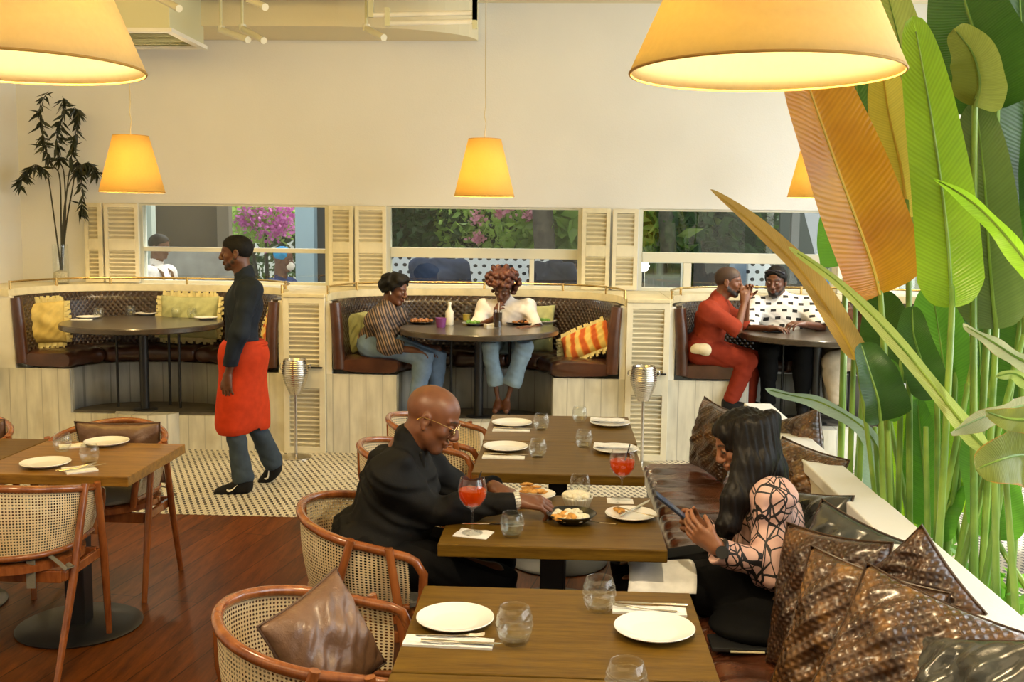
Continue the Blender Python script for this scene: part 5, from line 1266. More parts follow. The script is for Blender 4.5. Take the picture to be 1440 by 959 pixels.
for k, (x0, y0, x1, y1, Y, pi_) in enumerate([(1190,330,1180,700,4.6,0),(1206,350,1194,700,4.5,0),(1222,380,1207,700,4.5,0),(1245,560,1285,760,4.2,0),(1360,540,1330,780,4.0,1),(1400,510,1345,800,3.9,1),(1425,590,1378,860,3.5,3),(1440,470,1352,800,3.7,3),(1398,640,1402,880,3.3,3),(1415,680,1434,930,3.2,3),(1372,490,1312,780,3.9,2),(1230,600,1238,720,4.4,1),(1440,420,1400,700,4.0,3),(1302,600,1305,800,3.8,2),(1268,500,1262,760,4.1,1)]):
    par, org = plants[pi_]; p0 = at(x0, y0, Y); p1 = at(x1, y1, Y); e = p0+(p1-p0)*((p0.z-.06)/(p0.z-p1.z)); stalk(par, org, [e, e.lerp(p0, .5), p0], .0165, .009)
# ---------------------------------------------------------------- generic small-leaved foliage
def bush(parent, c, rad, n, size, m, name='foliage', org=(0,0,0), seed=0, shape=1.0, droop=.3, hollow=.35, up=0):
    q = np.random.RandomState(seed); b = MB(); vs = []; fs = []; uv = []
    for k in range(n):
        d = q.normal(size=3); d /= np.linalg.norm(d)+1e-6; r = (hollow+(1-hollow)*q.uniform()**.5)
        p = Vector((c[0]+d[0]*rad[0]*r-org[0], c[1]+d[1]*rad[1]*r-org[1], c[2]+d[2]*rad[2]*r-org[2]))
        a = Vector(tuple(q.normal(size=3)))+Vector((0,0,-droop+up)); a.normalize(); s_ = Vector(tuple(q.normal(size=3))); s_ = a.cross(s_).normalized(); L = size*q.uniform(.6, 1.3); w = L*.28*shape; nn = a.cross(s_)
        i0 = len(vs); vs += [p, p+a*L*.4+s_*w+nn*w*.2, p+a*L, p+a*L*.4-s_*w+nn*w*.2]; fs.append((i0, i0+1, i0+2, i0+3)); uv += [(0,.5),(.4,1),(1,.5),(.4,0)]
    b._add(vs, fs, uv); return b.build(name, m, parent, merge=False)
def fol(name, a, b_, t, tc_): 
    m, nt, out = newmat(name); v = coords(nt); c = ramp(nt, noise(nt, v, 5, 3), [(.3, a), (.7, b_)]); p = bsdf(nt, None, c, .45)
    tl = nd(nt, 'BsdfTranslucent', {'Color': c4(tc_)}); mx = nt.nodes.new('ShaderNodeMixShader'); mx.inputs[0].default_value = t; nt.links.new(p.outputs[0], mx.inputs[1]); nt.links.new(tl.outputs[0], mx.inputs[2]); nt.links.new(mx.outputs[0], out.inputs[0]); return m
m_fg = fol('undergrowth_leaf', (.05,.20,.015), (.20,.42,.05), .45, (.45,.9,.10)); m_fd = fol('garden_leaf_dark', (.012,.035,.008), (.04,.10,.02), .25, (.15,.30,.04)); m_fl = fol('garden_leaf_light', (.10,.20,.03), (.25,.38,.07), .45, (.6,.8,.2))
m_bloom = fol('magenta_blossom', (.45,.06,.34), (.70,.20,.55), .4, (.9,.3,.7)); m_bloomp = fol('pink_blossom', (.65,.22,.36), (.85,.42,.52), .4, (.9,.5,.6))
for (x, y, z, r, n, l) in ((1.72, 3.05, .42, (.26,.32,.34), 420, 'leafy green undergrowth at the right edge, at the foot of the tall plants'), (1.62, 3.85, .34, (.22,.45,.26), 360, 'small-leaved green undergrowth behind the ledge, in the middle of the trough'), (1.66, 4.9, .30, (.24,.40,.22), 260, 'low green undergrowth at the booth end of the plant trough')):
    t = thing('undergrowth_plant', l, 'plant', (x, y, .06)); bush(t, (x, y, z), r, n, .12, m_fg, org=(x, y, .06), seed=n, hollow=.1)
    b = MB(); 
    for k in range(9): b.tube([(0,0,0), (.07*math.sin(k*2.1),.10*math.cos(k*1.7),z*.4), (.16*math.sin(k*2.1),.2*math.cos(k*1.7),z)], .004, 5)
    b.build('stem', m_stalk, t)
# ---------------------------------------------------------------- tall vase with dark branches, top left
m_dk = fol('dark_bamboo_leaf', (.012,.016,.008), (.035,.040,.016), .08, (.06,.09,.02)); m_dstem = mat('dark_branch', (.035,.032,.016), .6)
Yv = 8.98; vb = at(86, 391, Yv)
vt = thing('tall_glass_vase', 'tall clear glass vase on the booth ledge in the left corner', 'vase', (vb.x, Yv, Z_CAP))
hv = (391-335)*Yv/FPX
b = MB(); b.lathe([(0,.0),(.064,.0),(.068,.006),(.068,hv),(.064,hv),(.064,.012),(0,.012)], (0,0,0), 32); b.build('glass_wall', m_glass, vt, smooth=True, ang=50)
b = MB(); b.lathe([(0,.013),(.062,.013),(.062,.10),(.03,.115),(0,.11)], (0,0,0), 24); b.build('pebbles', mat('pale_pebbles', (.55,.50,.38), .8, var=.3, vscale=60, bump=1, bscale=60), vt, smooth=True)
br = thing('vase_branches', 'arching dark leafy branches standing in the tall glass vase', 'branches', (vb.x, Yv, Z_CAP+.02))
og = Vector((vb.x, Yv, Z_CAP+.02))
BR = [[(86,380),(78,320),(68,250),(62,238),(48,232),(34,245),(28,262)], [(87,380),(86,320),(84,250),(74,232),(66,215),(60,185),(56,150),(68,128)], [(85,380),(90,310),(98,240),(108,226),(112,240),(116,275),(112,300)], [(87,380),(92,300),(90,245),(84,225),(80,190),(90,160),(88,135)], [(86,380),(94,310),(104,250),(100,225),(106,190),(110,160),(104,150)], [(86,380),(88,320),(96,262),(116,232),(128,232),(138,245)]]
q = np.random.RandomState(3); lb = MB(); vs = []; fs = []
for i, bp in enumerate(BR):
    P = catm([at(x, y, Yv+.05*math.sin(i*2+k)) for k, (x, y) in enumerate(bp)], 40)
    b = MB(); b.tube([p-og for p in P], [.0075*(1-k/55) for k in range(41)], 6); b.build('branch', m_dstem, br, smooth=True)
    for k in range(85):
        t = q.uniform(.50, 1.0); p = P[int(t*40)]-og
        a = Vector((q.normal()*.7, q.normal()*.7, -1.0+q.normal()*.55)).normalized(); s_ = a.cross(Vector(tuple(q.normal(size=3)))).normalized(); L = q.uniform(.07, .15); w = L*.12
        i0 = len(vs); vs += [p, p+a*L*.35+s_*w, p+a*L, p+a*L*.35-s_*w]; fs.append((i0, i0+1, i0+2, i0+3))
lb._add(vs, fs); lb.build('leaves', m_dk, br, merge=False)
# ================================================================ garden and yard seen through the windows
b = MB(); b.bb(-9, 9, Y_B+.25, 19, -.12, 0); structure(b.build('floor.003', mat('yard_paving', (.42,.40,.34), .8, var=.15)))
def G(px, py, Y): return at(px, py, Y)
def slab(name, label, cat, x0, y0, x1, y1, Y, th, m, parent=None, floor=False):
    a = G(x0, y1, Y); c = G(x1, y0, Y); z0 = 0 if floor else a.z
    b = MB(); b.bb(0, c.x-a.x, 0, th, 0, c.z-z0); o = b.build(name, m, parent, bevel=.004); o.location = (a.x, Y, z0); 
    if not parent: tag(o, label, cat)
    return o
slab('yard_partition', 'dark brown partition wall behind the left window', 'partition', 205, 275, 306, 420, 11.4, .10, mat('dark_brown_wall', (.060,.048,.034), .7, var=.1), floor=True)
slab('yard_post', 'pale grey-green post at the far left of the left window', 'post', 186, 270, 212, 420, 10.9, .12, mat('greygreen_post', (.42,.47,.42), .7), floor=True)
slab('yard_post', 'brown wooden post left of the magenta blossoms', 'post', 307, 270, 321, 420, 11.2, .12, mat('brown_post', (.16,.13,.09), .7), floor=True)
slab('yard_counter', 'grey steel counter front behind the left window', 'counter', 214, 352, 330, 420, 10.95, .3, mat('grey_counter', (.30,.30,.29), .4, var=.2), floor=True)
slab('yard_column', 'pale blue column at the right of the left window', 'column', 416, 270, 441, 420, 10.95, .25, mat('pale_blue_paint', (.36,.50,.60), .6), floor=True)
slab('yard_door', 'dark door panel beside the pale blue column', 'door', 442, 270, 470, 420, 11.1, .08, m_dark, floor=True)
slab('garden_wall', 'white sunlit garden wall behind the magenta blossoms', 'wall', 300, 262, 425, 420, 15.5, .15, mat('sunlit_white_wall', (.85,.85,.80), .8), floor=True)
def garden_bush(px, py, Y, rad, n, size, m, label, seed, blooms=None, trunk=True, shape=1.0, nb=200):
    c = G(px, py, Y); t = thing('garden_bush', label, 'bush', (c.x, Y, 0)); bush(t, c, rad, n, size, m, org=(c.x, Y, 0), seed=seed, shape=shape)
    if trunk:
        b = MB()
        for k in range(3): b.tube([(.08*k-.08, 0, 0), (.15*math.sin(k*2), .1, c.z*.5), (.3*math.sin(k*2.2), .1*k, c.z)], [.04,.03,.015], 7)
        b.build('stem', m_dstem, t, smooth=True)
    if blooms:
        bm_, pts = blooms
        o = None; vs = MB(); q = np.random.RandomState(seed+9)
        for (bx, by, r_) in pts:
            cc = G(bx, by, Y-rad[1]*.8)
            for k in range(nb):
                d = q.normal(size=3)*r_*.5; p = Vector((cc.x+d[0]-c.x, cc.y+d[1]-Y, cc.z+d[2])); a = Vector(tuple(q.normal(size=3))).normalized(); s_ = a.cross(Vector(tuple(q.normal(size=3)))).normalized(); L = .055
                vs._add([p, p+a*L*.5+s_*L*.4, p+a*L, p+a*L*.5-s_*L*.4], [(0,1,2,3)])
        vs.build('blossoms', bm_, t, merge=False)
garden_bush(372, 300, 13.0, (.55,.5,.38), 900, .11, m_fl, 'flowering bush with magenta blossoms in the left window', 1, (m_bloom, [(355,305,.20),(375,312,.25),(392,302,.22),(365,290,.2),(402,312,.16),(410,290,.15),(345,312,.12),(385,325,.14)]), nb=110)
garden_bush(330, 330, 13.6, (.22,.3,.6), 240, .12, m_fl, 'thin light green shrub left of the magenta bush', 2)
garden_bush(375, 385, 13.3, (.5,.3,.3), 260, .12, m_fd, 'sparse dark shrub below the magenta blossoms', 3)
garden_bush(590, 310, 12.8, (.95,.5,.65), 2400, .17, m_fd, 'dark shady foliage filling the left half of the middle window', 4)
garden_bush(690, 315, 12.6, (.75,.5,.55), 1500, .12, m_fl, 'speckled sunlit bush with pink blossoms in the middle window', 5, (m_bloomp, [(672,306,.08),(715,291,.08),(745,303,.09),(672,335,.07),(700,300,.04)]), nb=70)
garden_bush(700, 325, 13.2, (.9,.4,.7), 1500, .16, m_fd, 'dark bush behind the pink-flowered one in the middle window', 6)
garden_bush(790, 318, 12.6, (.45,.5,.55), 700, .30, m_fl, 'broad-leaved bright plant at the right of the middle window', 7, shape=.9)
garden_bush(935, 320, 12.4, (.6,.5,.6), 600, .32, m_fl, 'strappy bright plant at the left of the right-hand window', 8, shape=.5)
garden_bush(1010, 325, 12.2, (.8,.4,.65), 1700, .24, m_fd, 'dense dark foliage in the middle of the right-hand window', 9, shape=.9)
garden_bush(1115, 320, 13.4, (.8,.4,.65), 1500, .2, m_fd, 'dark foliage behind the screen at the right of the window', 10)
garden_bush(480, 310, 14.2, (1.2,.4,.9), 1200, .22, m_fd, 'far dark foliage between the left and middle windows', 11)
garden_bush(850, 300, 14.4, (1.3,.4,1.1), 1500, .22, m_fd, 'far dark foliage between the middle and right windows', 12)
for (px, Y, r_, l) in ((768, 12.0, .13, 'grey tree trunk at the right of the middle window'), (942, 11.9, .10, 'leaning dark trunk at the left of the right-hand window'), (975, 12.6, .09, 'slim dark trunk in the right-hand window')):
    c = G(px, 330, Y); t = thing('tree_trunk', l, 'tree', (c.x, Y, 0)); b = MB(); b.tube([(0,0,0),(.02,0,1.2),(-.06,0,2.2),(-.14,0,3.4)], [r_*1.3, r_, r_*.9, r_*.7], 12); b.build('trunk', mat('bark', (.09,.075,.055), .9, var=.4, vscale=12, bump=1, bscale=30), t, smooth=True)
    bush(t, (c.x-.14, Y, 3.7), (1.3,.9,.6), 500, .4, m_fd, 'crown', org=(c.x, Y, 0), seed=int(px))
def dotmat():
    m, nt, out = newmat('white_wall_black_dots'); s = sep(nt, coords(nt)); p = .10
    row = math_(nt, 'DIVIDE', s[2], p*.8); rf = math_(nt, 'FLOOR', row)
    u = math_(nt, 'SUBTRACT', math_(nt, 'FRACT', math_(nt, 'ADD', math_(nt, 'DIVIDE', s[0], p), math_(nt, 'MULTIPLY', rf, .5))), .5); v = math_(nt, 'SUBTRACT', math_(nt, 'FRACT', row), .5)
    d = math_(nt, 'LESS_THAN', math_(nt, 'SQRT', math_(nt, 'ADD', math_(nt, 'POWER', u, 2), math_(nt, 'POWER', v, 2))), .24)
    bsdf(nt, out, mixc(nt, d, (.74,.78,.84), (.02,.02,.025)), .6); return m
m_dot = dotmat()
slab('dotted_wall', 'white low wall with black dots behind the middle window', 'wall', 520, 359, 838, 425, 11.6, .1, m_dot, floor=True)
slab('dotted_wall', 'narrow white dotted wall behind the man in the dashed shirt', 'wall', 1050, 365, 1090, 425, 11.0, .1, m_dot, floor=True)
slab('dark_screen', 'large dark screen panel at the right of the right-hand window', 'panel', 1095, 288, 1158, 356, 11.6, .06, mat('dark_screen_panel', (.05,.055,.05), .5), floor=True)
slab('dark_screen', 'dark glossy panel low in the right-hand window behind the man in red', 'panel', 975, 366, 1025, 415, 10.8, .06, mat('dark_gloss_panel', (.05,.05,.05), .2), floor=True)
slab('pale_blue_wall', 'pale blue wall strip low in the right-hand window', 'wall', 1025, 364, 1056, 420, 11.2, .06, mat('pale_blue_wall', (.36,.46,.60), .6), floor=True)
slab('blue_cabinet', 'bright blue cabinet behind the leaves in the right-hand window', 'cabinet', 1145, 388, 1185, 412, 10.7, .3, mat('bright_blue', (.02,.22,.55), .5), floor=True)
mt = thing('framed_mirror', 'low framed mirror left of the man in red, through the right-hand window', 'mirror', tuple(G(902,412,10.6)))
a = G(902,412,10.6); c = G(962,366,10.6); w_, h_ = c.x-a.x, c.z-a.z
b = MB(); b.bb(0,w_,0,.04,0,.03); b.bb(0,w_,0,.04,h_-.03,h_); b.bb(0,.03,0,.04,.03,h_-.03); b.bb(w_-.03,w_,0,.04,.03,h_-.03); b.build('frame', m_whitep, mt)
b = MB(); b.bb(.03,w_-.03,.015,.025,.03,h_-.03); b.build('mirror_glass', mat('dark_mirror', (.25,.26,.24), .08, 1.0), mt)
gl_ = thing('globe_lamp', 'glowing white globe lamp at the corner of the mirror', 'lamp', tuple(G(905,374,10.45))); b = MB(); b.lathe([(0,-.06),(.04,-.045),(.06,0),(.04,.045),(0,.06)], (0,0,0), 20); b.build('globe', emis('globe_glow', (1,.93,.75), 6), gl_, smooth=True)
b = MB(); b.cyl((0,.02,-.06),(0,.02,-G(905,374,10.45).z+.0),.012,n=8); b.build('lamp_stand', m_black, gl_)
# louvred screens behind the plants, to the right
for (x, y, rz, l) in ((2.45, 5.3, R(62), 'white louvred folding screen behind the plants, right edge of the photo'), (2.75, 4.35, R(75), 'white louvred folding screen nearest the right edge behind the undergrowth')):
    t = thing('louvred_screen', l, 'screen', (x, y, .006), rz); shutter_parts(t, .75, 1.15, 0, paint=m_whitep, fr=.05)
# ================================================================ tableware
m_china = mat('white_china', (.84,.82,.78), .18, Coat_Weight=.4); m_nap = cloth('white_napkin', (.80,.78,.74)); m_cut = mat('cutlery_steel', (.78,.72,.62), .18, 1.0)
TZ = .75
def plate(loc, r, label, group=None, tilt=(0,0,0)):
    b = MB(); b.lathe([(0,0),(r*.55,0),(r*.6,.003),(r*.98,.016),(r,.019),(r*.985,.021),(r*.62,.0075),(r*.55,.006),(0,.006)], (0,0,0), 56)
    o = b.build('plate', m_china, None, smooth=True, ang=50); o.location = loc; o.rotation_euler = tilt; tag(o, label, 'plate', group); return o
def tumbler(loc, label, s=1.0, water=None, group=None):
    t = thing('glass_tumbler', label, 'glass', loc, 0, group)
    prof = [(0,0),(.026,0),(.031,.004),(.040,.025),(.0425,.045),(.040,.066),(.034,.086),(.0325,.087),(.031,.085),(.0375,.064),(.040,.045),(.037,.026),(.028,.011),(0,.009)]
    b = MB(); b.lathe([(r_*s, z*s) for r_, z in prof], (0,0,0), 36); b.build('bowl', m_glass, t, smooth=True, ang=60)
    for k, zz in enumerate((.030,.047,.062)):
        rr = (.0392,.0427,.0405)[k]*s; b = MB()
        b.tube([(rr*math.cos(2*PI*j/36), rr*math.sin(2*PI*j/36), zz*s+.002*math.sin(j*1.05)) for j in range(36)], .0013*s, 5, closed=True); b.build('cut_band', m_glass, t, smooth=True)
    if water: b = MB(); b.lathe([(0,.0095*s),(.027*s,.0115*s),(.0365*s,.026*s),(.0392*s,water*s),(0,water*s)], (0,0,0), 30); b.build('water', thin_glass('water', (.93,.96,.95), 1, 0, .3), t, smooth=True, ang=50)
    return t
def fork_mesh():
    b = MB(); pts = [(-.095,0,.004),(-.05,0,.0035),(0,0,.003),(.03,0,.004),(.048,0,.006)]; b.tube(pts, [.0042,.0036,.0024,.0028,.0075], 8, flat=.4)
    for k in range(4): y = (-.0082+.0055*k); b.tube([(.046,y*.75,.006),(.065,y,.005),(.088,y,.009)], [.0014,.0013,.0009], 5)
    return b
def knife_mesh():
    b = MB(); b.tube([(-.105,0,.005),(-.06,0,.005),(-.015,0,.004),(-.005,0,.004)], [.0055,.0055,.0042,.0035], 8, flat=.7); b.tube([(-.005,0,.004),(.03,0,.004),(.085,.001,.004),(.108,.004,.004)], [.004,.0082,.0078,.0015], 8, flat=.16); return b
def spoon_mesh():
    b = MB(); b.tube([(-.095,0,.004),(-.03,0,.003),(.03,0,.004),(.05,0,.005)], [.0045,.003,.0022,.004], 8, flat=.4); b.lathe([(0,.001),(.010,.0015),(.019,.006),(.018,.0068),(.009,.003),(0,.0025)], (.07,0,.002), 20, sx=1.4); return b
def cutl(kind, loc, rz, label, group=None, ry=0):
    o = dict(fork=fork_mesh, knife=knife_mesh, spoon=spoon_mesh)[kind]().build(kind, m_cut, None, smooth=True, ang=60); o.location = loc; o.rotation_euler = (0, ry, rz); tag(o, label, kind, group); return o
def napkin(loc, w, d, rz, label, h=.006, group=None):
    b = MB(); n = 10
    b.grid(lambda u, v: ((u-.5)*w, (v-.5)*d, h+.0025*math.sin(u*9+v*4)*math.sin(v*5)), n, n); b.grid(lambda u, v: ((u-.5)*w, (v-.5)*d, 0), 1, 1)
    for s_ in (0,1):
        b.grid(lambda u, v: ((u-.5)*w, (s_-.5)*d, h*v), n, 1); b.grid(lambda u, v: ((s_-.5)*w, (u-.5)*d, h*v), n, 1)
    o = b.build('napkin', m_nap, None, merge=False); o.location = loc; o.rotation_euler = (0,0,rz); tag(o, label, 'napkin', group); return o
def tp(px, py, z=TZ): return onz(px, py, z)
# nearest table
plate(tp(640,876), .108, 'white plate at the left place of the nearest table')
plate(tp(920,890), .110, 'white plate at the right place of the nearest table')
napkin(tp(631,905), .235, .062, R(-2), 'folded white napkin under fork and knife, left on the nearest table'); napkin(tp(913,860), .21, .060, R(-3), 'folded white napkin under cutlery, right on the nearest table')
c = tp(635,899); c.z += .008; cutl('fork', c, R(2), 'fork on the left napkin of the nearest table'); c = tp(648,909); c.z += .008; cutl('knife', c, R(-2), 'knife on the left napkin of the nearest table')
c = tp(915,854); c.z += .008; cutl('knife', c, R(176), 'knife on the right napkin of the nearest table'); c = tp(905,861); c.z += .008; cutl('fork', c, R(170), 'fork on the right napkin of the nearest table')
tumbler(tp(723,904), 'empty cut glass tumbler beside the left plate of the nearest table', 1.15); tumbler(tp(842,858), 'empty cut glass tumbler near the back edge of the nearest table', 1.12); tumbler(tp(880,988), 'empty glass tumbler cut off by the bottom edge of the photo', 1.15)
# diners' table
def spritz(loc, label):
    t = thing('spritz_glass', label, 'glass', loc, 0); s = 1.0
    b = MB(); b.lathe([(0,0),(.038,.0),(.038,.002),(.008,.006),(.0045,.014),(.004,.075),(.008,.088),(.030,.100),(.047,.125),(.052,.150),(.050,.175),(.043,.200),(.0415,.200),(.0485,.175),(.0505,.150),(.0455,.126),(.028,.102),(0,.092)], (0,0,0), 40); b.build('stemmed_bowl', m_glass, t, smooth=True, ang=60)
    b = MB(); b.lathe([(0,.0935),(.0275,.1035),(.0448,.127),(.0495,.150),(.049,.158),(0,.158)], (0,0,0), 32); b.build('red_drink', m_drink, t, smooth=True, ang=50)
    for k in range(3): b = MB(); b.box((.018*math.cos(k*2.1), .018*math.sin(k*2.1), .158), (.022,.022,.018), rz=k, rx=.3); b.build('ice_cube', m_glass, t, bevel=.003)
    b = MB(); b.cyl((-.004,0,.11),(.030,.012,.222),.0026,n=6); b.build('straw', m_black, t); return t
m, nt, out = newmat('orange_red_drink'); m_drink = m
p_ = bsdf(nt, None, (.92,.13,.0), .15); tl = nd(nt, 'BsdfTranslucent', {'Color': (1,.17,.0,1)}); tr_ = nd(nt, 'BsdfTransparent', {'Color': (1,.25,.02,1)})
m1_ = nt.nodes.new('ShaderNodeMixShader'); m1_.inputs[0].default_value = .5; nt.links.new(p_.outputs[0], m1_.inputs[1]); nt.links.new(tl.outputs[0], m1_.inputs[2]); m2_ = nt.nodes.new('ShaderNodeMixShader'); m2_.inputs[0].default_value = .35; nt.links.new(m1_.outputs[0], m2_.inputs[1]); nt.links.new(tr_.outputs[0], m2_.inputs[2]); nt.links.new(m2_.outputs[0], out.inputs[0])
napkin(tp(666,751), .125, .095, R(-14), 'square white paper napkin under the nearer red drink', .002); c = tp(664,751); c.z += .0045; spritz(c, 'round stemmed glass of red-orange spritz in front of the bald man')
napkin(tp(872,705), .105, .075, R(0), 'white paper napkin under the farther red drink', .002); c = tp(874,703); c.z += .0045; spritz(c, 'round stemmed glass of red-orange spritz at the back right of the diners\' table')
tumbler(tp(720,754), 'tumbler of water in front of the bald man', 1.0, .045); tumbler(tp(815,697), 'tumbler behind the food basket on the diners\' table', 1.0)
def foodbits(parent, c, r, n, m, name, size, seed, org, hgt=.012, elong=1.0):
    S = Shape(); q = np.random.RandomState(seed)
    for k in range(n):
        a, rr = q.uniform(0, 2*PI), r*math.sqrt(q.uniform()); s_ = size*q.uniform(.7, 1.3); S.ell(Vector(c)+Vector((rr*math.cos(a), rr*math.sin(a), hgt*q.uniform()*(1-rr/r*.5))), (s_*elong, s_, s_*.8), None, .002)
    o = S.mesh(name, m, .0025, parent, org); return o
m_fry = mat('golden_food', (.62,.30,.06), .55, var=.35, vscale=60); m_rice = mat('pale_rice', (.80,.74,.56), .7, var=.1, vscale=80, bump=1, bscale=180); m_saute = mat('brown_food', (.32,.12,.03), .45, var=.5, vscale=70); m_greenf = mat('green_salad', (.12,.28,.04), .6, var=.4, vscale=60)
c = tp(803,735); bo = thing('black_food_bowl', 'black bowl of rice and stew the bald man is reaching into', 'bowl', c)
b = MB(); b.lathe([(0,0),(.045,0),(.062,.012),(.092,.036),(.095,.038),(.091,.040),(.058,.018),(.04,.010),(0,.010)], (0,0,0), 48); b.build('bowl_body', mat('black_glaze', (.012,.011,.010), .25), bo, smooth=True, ang=60)
o = foodbits(None, c+Vector((0,0,.024)), .068, 60, m_rice, 'rice_and_stew', .011, 3, c); o.location = c; tag(o, 'pale rice and browned pieces heaped in the black bowl', 'food')
o = foodbits(None, c+Vector((-.025,-.035,.028)), .045, 26, m_fry, 'fried_pieces', .010, 5, c); o.location = c; tag(o, 'golden fried pieces at the near side of the black bowl', 'food')
c2 = tp(812,714); bk = thing('food_basket', 'small pale ribbed basket dish behind the black bowl', 'dish', c2)
b = MB(); n = 48; b.grid(lambda u, v: ((.040+.018*v+.002*math.sin(u*2*PI*24))*math.cos(2*PI*u), (.040+.018*v+.002*math.sin(u*2*PI*24))*math.sin(2*PI*u), .048*v), 96, 4); b.lathe([(0,.001),(.04,.001)], (0,0,0), 30); b.build('ribbed_wall', mat('pale_metal', (.72,.68,.55), .35, .5), bk, smooth=True, solid=.003)
o = foodbits(None, c2+Vector((0,0,.048)), .046, 40, m_rice, 'creamy_dip', .013, 8, c2); o.location = c2; tag(o, 'pale creamy food filling the ribbed dish', 'food')
c3 = tp(748,696); o = foodbits(None, c3+Vector((0,0,.012)), .045, 18, m_fry, 'french_fries', .008, 12, c3, .05, 2.6); o.location = c3; tag(o, 'pile of pale fries behind the bald man\'s wrist', 'food')
c3b = tp(752,700); plate(c3b-Vector((0,0,0)), .085, 'white plate under the fries behind the bald man\'s wrist')
bpl = plate(tp(887,728), .098, 'used white plate with crumbs and a knife in front of the woman')
c = tp(870,723); c.z += .016; o = foodbits(None, c, .022, 12, m_fry, 'leftover_bite', .008, 21, c, .006); o.location = c; tag(o, 'orange leftover bite on the woman\'s used plate', 'food')
c = tp(893,722); c.z += .018; cutl('knife', c, R(52), 'knife lying across the woman\'s used plate, handle up', ry=-.10); c = tp(897,729); c.z += .020; cutl('fork', c, R(-35), 'fork on the woman\'s used plate', ry=.06)
c = tp(842,741); c.z += .014; cutl('spoon', c, R(131), 'long spoon leaning out of the black bowl toward the camera', ry=.16)
c = tp(700,737); c.z += .006; cutl('knife', tp(690,738), R(4), 'knife lying under the bald man\'s forearm')
# far joined tables
for (px, py, l) in ((720,598,'white plate at the back left of the far tables'),(711,632,'white plate at the front left of the far tables')): plate(tp(px,py), .112, l)
for (px, py, l) in ((719,604,'white napkin beside the back left plate of the far tables'),(708,642,'white napkin beside the front left plate of the far tables')): napkin(tp(px,py+2), .20, .055, 0, l)
for (px, py, l) in ((722,604,'knife on the back left napkin of the far tables'),(712,641,'knife on the front left napkin of the far tables')):
    c = tp(px, py+1); c.z += .008; cutl('knife', c, 0, l)
for (px, py, l) in ((858,598,'white plate with a napkin on it at the back right of the far tables'),(866,635,'white plate with a napkin on it at the front right of the far tables')):
    plate(tp(px,py), .112, l); c = tp(px-4, py-2); c.z += .021; napkin(c, .19, .07, R(-4), l.replace('white plate with a napkin on it', 'white napkin resting on the plate'))
for (px, py, l) in ((761,604,'tumbler beside the back left plate of the far tables'),(756,643,'tumbler beside the front left plate of the far tables'),(815,593,'tumbler farthest back on the far tables, right of centre'),(821,629,'tumbler at the centre right of the far tables')): tumbler(tp(px,py), l, 1.0)
# left table
plate(tp(64,655), .108, 'white plate nearest the camera on the left table'); plate(tp(150,625), .108, 'white plate toward the waiter on the left table')
napkin(tp(112,661), .13, .12, R(38), 'white napkin with cutlery on the left table, in front of the tumbler'); c = tp(108,660); c.z += .008; cutl('fork', c, R(50), 'fork on the front napkin of the left table'); c = tp(116,661); c.z += .008; cutl('knife', c, R(50), 'knife on the front napkin of the left table')
napkin(tp(102,628), .12, .08, R(30), 'white napkin between the two tumblers and the far plate of the left table'); tumbler(tp(88,634), 'tumbler at the back of the left table', 1.0); tumbler(tp(126,651), 'tumbler nearer the table\'s right edge on the left table', 1.0)
# booth tables
def rp(px, py): return onz(px, py, ZT)
for (px, py, l) in ((125,448,'small white plate at the left of the empty round table'),(206,443,'small white plate at the back of the empty round table'),(290,449,'small white plate hidden partly by the waiter on the round table'),(275,444,'second white plate at the right of the empty round table')): plate(rp(px,py), .10, l)
for (px, py, l) in ((139,447,'tumbler beside the left plate of the empty round table'),(184,444,'tumbler at the back middle of the empty round table'),(248,446,'left one of the pair of tumblers near the waiter\'s elbow'),(270,447,'right one of the pair of tumblers near the waiter\'s elbow')): tumbler(rp(px,py), l, 1.0)
napkin(rp(115,450), .16, .06, 0, 'white napkin at the left rim of the empty round table')
def dark_platter(px, py, l, m, fm, r=.12, bow=False):
    c = rp(px, py); pl_ = plate(c, r, l); pl_.data.materials[0] = m; o = foodbits(None, c+Vector((0,0,.018)), r*.7, 26, fm, 'meal', .016, int(px), c, .02); o.location = c; tag(o, l.split(' in front')[0].split(' at the')[0].replace('plate', 'plateful').replace('bowl', 'bowlful')+(' at x' if 0 else '')+', the food itself', 'food')
m_grey = mat('grey_stoneware', (.30,.32,.31), .35)
dark_platter(592,455, 'dark plate of food in front of the striped-shirt man', m_black, m_saute); dark_platter(668,457, 'grey bowl of greens at the middle of the round table', m_grey, m_greenf, .11); dark_platter(733,456, 'dark pan of stewed food in front of the curly-haired woman', m_black, m_saute, .14); dark_platter(766,454, 'white plate of salad at the right rim of the round table', m_china, m_greenf, .10)
def bottle(px, py, l, prof, m, cat, extra=None, name='bottle'):
    c = rp(px, py); t = thing(name, l, cat, c); b = MB(); b.lathe(prof, (0,0,0), 24); b.build('vessel', m, t, smooth=True, ang=50)
    if extra: extra(t)
    return t
bottle(632, 457, 'tall white-labelled bottle on the middle booth table', [(0,0),(.032,0),(.034,.01),(.034,.11),(.014,.14),(.013,.17),(0,.17)], mat('bottle_white', (.70,.68,.60), .4), 'bottle', lambda t: MB().cyl((0,0,.17),(0,0,.19),.015,n=12).build('cap', m_nap, t))
bottle(656, 452, 'tall glass of yellow juice on the middle booth table', [(0,0),(.034,0),(.038,.14),(.036,.14),(.032,.01),(0,.01)], m_glass, 'glass', lambda t: MB().lathe([(0,.012),(.031,.012),(.033,.06),(0,.06)], (0,0,0), 20).build('juice', mat('yellow_juice', (.70,.55,.08), .3), t), 'juice_glass')
bottle(620, 460, 'small purple cup lying near the striped-shirt man\'s plate', [(0,0),(.035,0),(.045,.075),(.042,.075),(.032,.006),(0,.006)], mat('purple_plastic', (.20,.05,.22), .4), 'cup', None, 'purple_cup')
